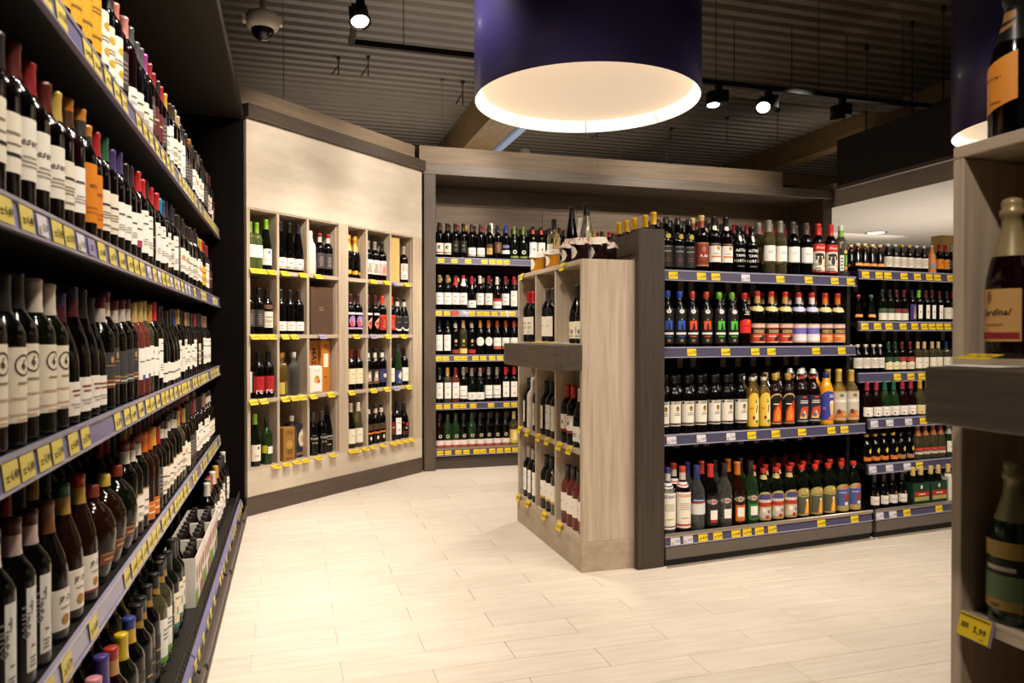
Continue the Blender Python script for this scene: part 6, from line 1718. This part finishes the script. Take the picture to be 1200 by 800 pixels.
# jars and bottles standing on the island
def jar(lx, ly, fill_, lidc, label, lab=True, s=1.0):
    r = empty('preserve_jar', IF.w(lx, ly, 1.515), IF.t, label, 'jar', 'preserve jars on the island')
    b_ = MB()
    b_.lathe([(0, 0), (.034*s, 0), (.038*s, .004), (.039*s, .012), (.039*s, .068*s), (.036*s, .078*s), (.031*s, .084*s), (.031*s, .09*s), (0, .09*s)], 20)
    put('glass', b_.mesh('jar_glass', fill_), r)
    b_ = MB()
    n_ = 24
    b_.lathe([(.035*s, .084*s), (.035*s, .098*s), (.032*s, .101*s), (0, .101*s)], n_)
    put('lid', b_.mesh('jar_lid', foil('#b9aea0')), r)
    b_ = MB()
    rows = []
    for q, (rd, zz) in enumerate(((.0, .1035), (.034, .103), (.037, .098), (.040, .088), (.046, .074))):
        row = []
        for i in range(n_):
            a = 2*math.pi*i/n_
            wv = 1+(.10*math.sin(a*6) if q >= 3 else 0)
            row.append(len(b_.v))
            b_.v.append((rd*s*wv*math.cos(a), rd*s*wv*math.sin(a), zz*s+(.004*math.sin(a*3) if q == 4 else 0)))
        rows.append(row)
    for A_, B_ in zip(rows, rows[1:]):
        for i in range(n_):
            j = (i+1) % n_
            b_.face([A_[i], B_[i], B_[j], A_[j]], 0, True)
    put('cloth_cover', b_.mesh('cloth_cover', lidc), r)
    if lab:
        b_, ms = MB(), []
        design(b_, .039*s, .012*s, .055*s, .062*s, '#efe6d6 oval', [('l', -.4, .4, .5, .62, 1, '#8a6a4a'), ('o', 0, .3, .006, .005, '#b58a4c')], ms)
        put('paper_label', b_.mesh('jar_label', ms), r)
    return r


HONEY = mat('honey_fill', '#c9861c', .08, coat=.5)
JAM = mat('dark_jam', '#1c0b0c', .08, coat=.5)
CLOTH = noisy('white_cloth', '#dcd2c4', '#efe7da', (40, 40, 40), 2, .8)
CLOTHR = noisy('red_white_cloth', '#d9cfc4', '#b8332c', (30, 30, 30), 2, .8, lo=.5, hi=.62)
jar(.25, .048, HONEY, CLOTH, 'amber honey jar with white cloth cover at the far front of the island top', s=1.12)
jar(.51, .046, HONEY, CLOTH, 'second honey jar in front of the pale wine bottle on the island', s=1.0)
jar(.763, .05, JAM, CLOTHR, 'dark jam jar with chequered cover, first in the island top row', s=1.1)
jar(.905, .05, JAM, CLOTHR, 'dark jam jar with chequered cover, second in the island top row', s=1.12)
jar(.895, .15, JAM, CLOTH, 'large dark jam jar with white cover, third in the island top row', s=1.2)
jar(.80, .25, JAM, CLOTHR, 'dark jam jar with speckled cover at the back of the island top', s=1.1)
bottle('itopw', IF.w(.33, .115, 1.515), IF.t, 'white wine bottle with dark capsule standing on the island', 'bottles on the island top', 20)
bottle('itopd', IF.w(.575, .13, 1.515), IF.t, 'tall dark bottle with small white label standing on the island', 'bottles on the island top', 20)
bottle('itops', IF.w(.685, .172, 1.515), IF.t, 'clear tall bottle with long black capsule standing behind the jam jars', 'bottles on the island top', 20)
wrapped(IF, .43, .245, 1.515, 'bottle wrapped in white tissue on the island top', h=.30)

RF = Frame(1.24, 1.14, -90)
island(RF, 1.051, 'pale oak cabinet with dark ledge close beside the camera', (.07, 1.05), (.990, 1.092), .612, .185,
       [(.062, .612, -.25, 'big'), (.085, 1.105, -1.40, 'y1')])
typ('rcard', SP, 'magnum_r', 'red', '#94815a', 'cardinal', 'dark rose sparkling bottle with gold foil')
typ('rgreen', SP, 'magnum_r', 'green', '#8f8a5c', 'greengold', 'green sparkling bottle with olive foil')
typ('rpale', SP, 'magnum_r', 'white', '#c2ad72', 'greengold', 'pale sparkling bottle with gold foil')
typ('rdiag', SP, 'magnum_r', 'black', '#171514', 'orangediag', 'black sparkling bottle with slanted orange label', ('#8a6430/#23180f', .212, .25, 120))
for lx, ly, z, k, lab in ((.078, .058, 1.105, 'rcard', 'dark rose sparkling bottle with gold foil and tan script label, near cabinet'),
                          (.178, .070, 1.105, 'rcard', 'second gold-foiled sparkling bottle beside the tan script label bottle'),
                          (.084, .060, .612, 'rgreen', 'green sparkling bottle above the price tag in the near cabinet'),
                          (.182, .066, .612, 'rgreen', 'second green sparkling bottle above the price tag in the near cabinet'),
                          (.084, .060, .185, 'rpale', 'pale gold-foiled bottle in the lowest compartment of the near cabinet'),
                          (.182, .066, .185, 'rpale', 'second gold-foiled bottle in the lowest compartment of the near cabinet'),
                          (.056, .088, 1.515, 'rdiag', 'black sparkling bottle with slanted orange label on the near cabinet top'),
                          (.165, .120, 1.515, 'rpale', 'pale sparkling bottle beside the orange label on the near cabinet top')):
    bottle(k, RF.w(lx, ly, z), RF.t-(.25 if z > 1.4 else -.12), lab, 'sparkling bottles in the near cabinet', 32, jit=0)
b = MB()
b.prism([(-.035, 0), (.035, 0), (.025, .045), (-.025, .045)], 'y', -.001, .001)
tag(put('price_card', b.mesh('price_card', paper('#f0ebe2')), None, RF.w(.235, .03, 1.516), RF.t, rx=-.5), 'white price card on the near cabinet top', 'card')
b = MB()
b.bbox(-.05, .05, -.035, .035, 0, .002, .0008)
tag(put('price_card', b.mesh('price_card', paper('#efe8dc')), None, RF.w(.125, -.07, 1.093), RF.t+.15), 'white card lying on the near cabinet ledge', 'card')

# ================================================================== DRUM LAMPS
SHADE = mat('violet_shade', '#2b2552', .36, spec=.5, coat=.1)
DIFF = mat('lamp_diffuser', '#d9c2a2', .7, emit=(1.0, .80, .60, 1), es=0.34)
RIM = mat('lamp_inner_ring', '#f6ead6', .5, emit=(1.0, .86, .66, 1), es=0.9)


def drum(cx, cy, zr, R, label):
    r = empty('drum_lamp', (cx, cy, zr), .4, label, 'lamp', 'violet drum lamps')
    b_ = MB()
    b_.lathe([(R, 0), (R+.003, .002), (R+.003, .80), (R, .802), (R*.2, .802)], 72)
    put('lamp_shade', b_.mesh('lamp_shade', SHADE), r)
    b_ = MB()
    for q in range(8):
        a0, a1 = 2*math.pi*(q+.004)/8, 2*math.pi*(q+.996)/8
        for i in range(9):
            a, c_ = a0+(a1-a0)*i/9, a0+(a1-a0)*(i+1)/9
            k_ = len(b_.v)
            for an in (a, c_):
                b_.v.append(((R-.001)*math.cos(an), (R-.001)*math.sin(an), .001))
                b_.v.append(((R-.035)*math.cos(an), (R-.035)*math.sin(an), .055))
            b_.face([k_, k_+2, k_+3, k_+1], 0, True)
    put('inner_ring', b_.mesh('inner_ring', RIM), r)
    b_ = MB()
    b_.lathe([(0, .054), (R-.034, .054), (R-.034, .062), (0, .062)], 48)
    put('diffuser', b_.mesh('diffuser', DIFF), r)
    b_ = MB()
    for a in (0, 2.1, 4.2):
        b_.tube([(.8*R*math.cos(a), .8*R*math.sin(a), .80), (.06*math.cos(a), .06*math.sin(a), CZ-zr-.02)], .003, 6)
    b_.lathe([(0, CZ-zr-.03), (.08, CZ-zr-.03), (.08, CZ-zr-.001), (0, CZ-zr-.001)], 16)
    put('suspension', b_.mesh('suspension', STEEL_D), r)
    return r


drum(1.334, 3.245, 2.243, .525, 'large violet drum lamp hanging over the island')
drum(3.926, 2.909, 2.240, .525, 'second violet drum lamp partly hidden behind the near cabinet')

# ================================================================== CEILING FITTINGS
b = MB()
for bx in ((.35, 5.02, 4.78, 4.815, 2.985, 3.02), (.35, .385, 1.0, 4.78, 2.985, 3.02), (4.985, 5.02, 1.0, 4.78, 2.985, 3.02)):
    b.box(*bx)
tr = tag(put('track_rail', b.mesh('track_rail', BLK)), 'black lighting track running round under the ceiling', 'track')
b = MB()
for x in (.7, 1.4, 3.0, 3.9, 4.7):
    b.tube([(x, 4.80, 3.02), (x, 4.80, CZ)], .003, 5)
put('track_wire', b.mesh('track_wire', STEEL_D), tr)
LENS = mat('spot_lens', '#fff2e0', .3, emit=(1.0, .92, .84, 1), es=9.0)
DIMLENS = mat('spot_lens_off', '#2a2622', .3)


def spotlight(loc, aim, lens, label, rz=0.0):
    r = empty('track_spotlight', loc, rz, label, 'spotlight', 'black track spotlights')
    b_ = MB()
    b_.bbox(-.022, .022, -.02, .02, -.03, 0, .003)
    b_.bbox(-.02, .075, -.026, .026, -.125, -.03, .004)
    put('driver_box', b_.mesh('driver_box', BLK), r)
    h = put('lamp_head', None, r, (-.045, 0, -.105))
    b_ = MB()
    b_.lathe([(0, -.055), (.030, -.055), (.044, -.045), (.048, .0), (.060, .045), (.060, .052), (.050, .054), (.047, .030), (0, .028)], 20)
    for q in range(10):
        a = 2*math.pi*q/10
        b_.box(.047*math.cos(a)-.004, .047*math.cos(a)+.004, .047*math.sin(a)-.004, .047*math.sin(a)+.004, -.05, .0)
    bpy.data.objects.remove(h)
    hm = b_.mesh('lamp_head', mat('spot_black', '#14110f', .4, .2))
    h = put('lamp_head', hm, r, (-.045, 0, -.105))
    d = (Vector(aim)-Vector(loc)).normalized()
    d.rotate(Matrix.Rotation(-rz, 3, 'Z'))
    h.rotation_euler = d.to_track_quat('Z', 'Y').to_euler()
    b_ = MB()
    b_.lathe([(0, .046), (.044, .046), (.048, .040), (0, .036)], 20)
    put('lens', b_.mesh('lens', lens), h)
    return r


spotlight((.3675, 4.13, 2.985), (.45, 3.75, 2.2), LENS, 'black track spotlight hanging left of the drum lamp', 1.25)
spotlight((3.02, 4.797, 2.985), (2.8, 4.2, 0), LENS, 'black track spotlight beside the drum lamp, pointing down')
spotlight((3.45, 4.797, 2.985), (2.2, 3.0, .8), LENS, 'black track spotlight with bright round lens, facing the aisle')
spotlight((4.12, 4.797, 2.985), (4.8, 5.4, 0), DIMLENS, 'black track spotlight turned away under the cable tray')
# security camera
cz = empty('dome_camera', (-.142, 4.13, 2.79), 0, 'white dome security camera on a ceiling pole', 'camera')
CREAM = mat('camera_shell', '#e6ddd0', .4)
b = MB()
b.lathe([(.058, -.03), (.078, -.022), (.085, .0), (.085, .035), (.078, .05), (.03, .056), (0, .056)], 28)
b.box(-.10, -.07, -.02, .02, .0, .04)
b.box(.07, .10, -.02, .02, .0, .04)
put('housing', b.mesh('housing', CREAM), cz)
b = MB()
b.lathe([(.058, -.028), (.056, -.048), (.044, -.070), (.024, -.084), (0, -.088)], 24)
put('dome', b.mesh('dome', mat('smoked_dome', '#0c0908', .08, coat=.6)), cz)
b = MB()
b.tube([(0, 0, .05), (0, 0, CZ-2.79)], .016, 10)
put('pole', b.mesh('pole', CREAM), cz)
# wire cable tray over the track
b = MB()
for x in [2.3+.04*i for i in range(68)]:
    b.box(x-.0025, x+.0025, 4.95, 5.25, 3.08, 3.085)
for y in (4.95, 5.0, 5.05, 5.10, 5.15, 5.20, 5.25):
    b.box(2.3, 5.0, y-.003, y+.003, 3.085, 3.091)
for y in (4.95, 5.25):
    b.box(2.3, 5.0, y-.003, y+.003, 3.12, 3.126)
ct = tag(put('cable_tray', b.mesh('cable_tray', mat('tray_zinc', '#8d857b', .5, .3))), 'grey wire cable tray above the lighting track', 'cable tray')
for i, (x, y) in enumerate(((2.75, 5.25), (3.45, 5.25), (4.0, 5.25), (4.55, 5.25))):
    b = MB()
    b.tube([(x, y, 3.12), (x, y, CZ)], .004, 6)
    put('tray_rod', b.mesh('tray_rod', STEEL_D), ct)
# hanging sign board with rods
sb = empty('hanging_board', (4.85, 5.7, 2.5), 0, 'long black board hanging from rods beyond the gondola', 'board')
part(sb, 'board', noisy('hanging_black', '#14100d', '#1e1915', (12, 1, 12), 2, .55), (-.012, .012, -3.4, 0, .02, .445))
part(sb, 'edge_rail', mat('edge_rail_taupe', '#6f6259', .5), (-.02, .02, -3.4, 0, -.012, .02))
b = MB()
for y in (-.35, -.85, -1.15, -1.3, -1.9, -2.3, -2.7):
    b.tube([(0, y, .445), (0, y, CZ-2.5)], .006, 6)
    b.box(-.012, .012, y-.012, y+.012, CZ-2.5-.05, CZ-2.5)
put('hanging_rod', b.mesh('hanging_rod', BLK), sb)
# small hooks, wires and rods under the sheeting
WIREC = mat('hanger_wire', '#6d645a', .5, .2)
for i, (x, y, drop, thick) in enumerate(((-.05, 5.4, 1.0, .005), (.42, 7.0, .16, .008), (.68, 6.9, .18, .008), (1.45, 7.3, .95, .004), (1.66, 7.3, .24, .008), (2.1, 7.6, .24, .008),
                                          (3.0, 7.2, 1.0, .004), (3.35, 7.2, 1.0, .004), (3.95, 7.3, 1.05, .005), (4.5, 8.2, .16, .008), (3.6, 8.4, .16, .008), (4.9, 7.6, .3, .006), (5.3, 7.2, .35, .006))):
    b = MB()
    b.box(-.014, .014, -.03, .03, -.02, -.0)
    b.tube([(0, 0, -.015), (0, 0, -drop)], thick*.7, 6)
    if drop < .3:
        b.tube([(0, 0, -drop*.45), (-.06, .05, -drop*.9)], .006, 6)
    o = put('ceiling_hanger', b.mesh('ceiling_hanger', STEEL_D if drop < .4 else WIREC), None, (x, y, CZ-.001))
    tag(o, '%s thin %s hanging from the ribbed ceiling, counted from the wall rack' % (nth(i+1), 'hook' if drop < .4 else 'wire'), 'hanger', 'ceiling hangers')
# small round sounder on the rear partition, pale duct below the beam
b = MB()
b.lathe([(0, 0), (.05, 0), (.062, .02), (.062, .06), (.05, .085), (.02, .098), (0, .10)], 20)
tag(put('alarm_sounder', b.mesh('alarm_sounder', mat('sounder_grey', '#7d7267', .5)), None, (2.03, 6.42, 2.745)), 'small round grey sounder on top of the rear partition', 'alarm')
b = MB()
b.box(2.26, 2.36, 4.6, 10.0, 3.30, 3.36)
b.box(2.27, 2.35, 4.6, 10.0, 3.285, 3.30)
tag(put('cable_duct', b.mesh('cable_duct', mat('duct_blue_grey', '#93a3c4', .35, .1))), 'pale blue duct running beside the timber ceiling beam', 'duct')
# recessed downlight in the bulkhead
dl = empty('recessed_downlight', (7.0, 7.55, 2.42), 0, 'round recessed downlight in the pale bulkhead', 'lamp')
b = MB()
b.lathe([(.10, 0), (.115, -.006), (.13, -.004), (.135, 0)], 28)
put('trim_ring', b.mesh('trim_ring', mat('ring_grey', '#8a8076', .4, .4)), dl)
b = MB()
b.lathe([(0, -.003), (.10, -.002)], 28)
put('lens', b.mesh('lens', mat('downlight_lens', '#fff0dc', .5, emit=(1, .9, .75, 1), es=3.0)), dl)

# ================================================================== ROWS NOBODY CAN COUNT, behind the front rows
b = MB()
ms = [GLASS['black'], foil('#2a2624'), foil('#8e2226'), foil('#b08a3e'), foil('#c9382a')]
rq = random.Random(11)
low = [(.034, 0), (.0365, .01), (.0365, .188), (.031, .214), (.017, .236), (.0148, .252)]
lowc = [(.0165, .25), (.0158, .300), (0, .302)]


def simple(frame, lx, ly, z, mi):
    x, y, zz = frame.w(lx, ly, z)
    n0 = len(b.v)
    b.lathe(low, 8, 0, x, y)
    b.lathe(lowc, 8, mi, x, y)
    for i in range(n0, len(b.v)):
        p = b.v[i]
        b.v[i] = (p[0], p[1], p[2]+zz+.0005)


for i in (1, 2, 3, 4):
    x = 1.2
    while x < 4.85:
        for ly in (.285, .375):
            if not (i == 1 and x < 2.42 and ly < .3) and not (i == 4 and 2.0 < x < 2.45 and ly < .3):
                simple(LF, x+.04, ly, LZ[i], rq.choice((1, 1, 1, 2, 3)))
        x += .086
x = 1.5
while x < 4.85:
    if not 2.95 < x < 3.86:
        for ly in (.26, .35, .44):
            simple(LF, x, ly, LZ[5], rq.choice((1, 1, 2, 3)))
    else:
        for ly in (.29, .38):
            simple(LF, x, ly, LZ[5], rq.choice((1, 1, 2, 3)))
    x += .087
for i, z in enumerate(BZ):
    for k_ in range(25):
        for ly in (.15, .24):
            if not (i == 0 and ly < .2 and 6 <= k_ <= 8):
                simple(BF, .075+.076*k_, ly, z, rq.choice((1, 1, 1, 2, 3)))
for i, z in enumerate(gz1):
    for k_ in range(14):
        for ly in (.20, .285):
            simple(GF, .10+.088*k_, GLY1[i]+ly, z, (1 if k_ < 7 else 2, 2, 1 if k_ < 9 else 3, 2 if k_ < 6 else 4)[i]) if not (i == 0 and k_ < 1) else None
low = [(r*.72, z*.56) for r, z in low]
lowc = [(r*.72, z*.56) for r, z in lowc]
for i, z in enumerate(gz2[:5]):
    for k_ in range(13):
        if not (i == 0 and 8 <= k_ <= 11):
            for ly in (.15, .22):
                simple(GF, 1.45+.062*k_, GLY2[i]+ly, z, rq.choice((1, 2, 3)))
st = put('bottles', b.mesh('bottles', ms))
st['kind'] = 'stuff'
tag(st, 'uncounted dark bottles standing behind the front rows on every rack', 'bottles')
print('objects', len(bpy.data.objects))
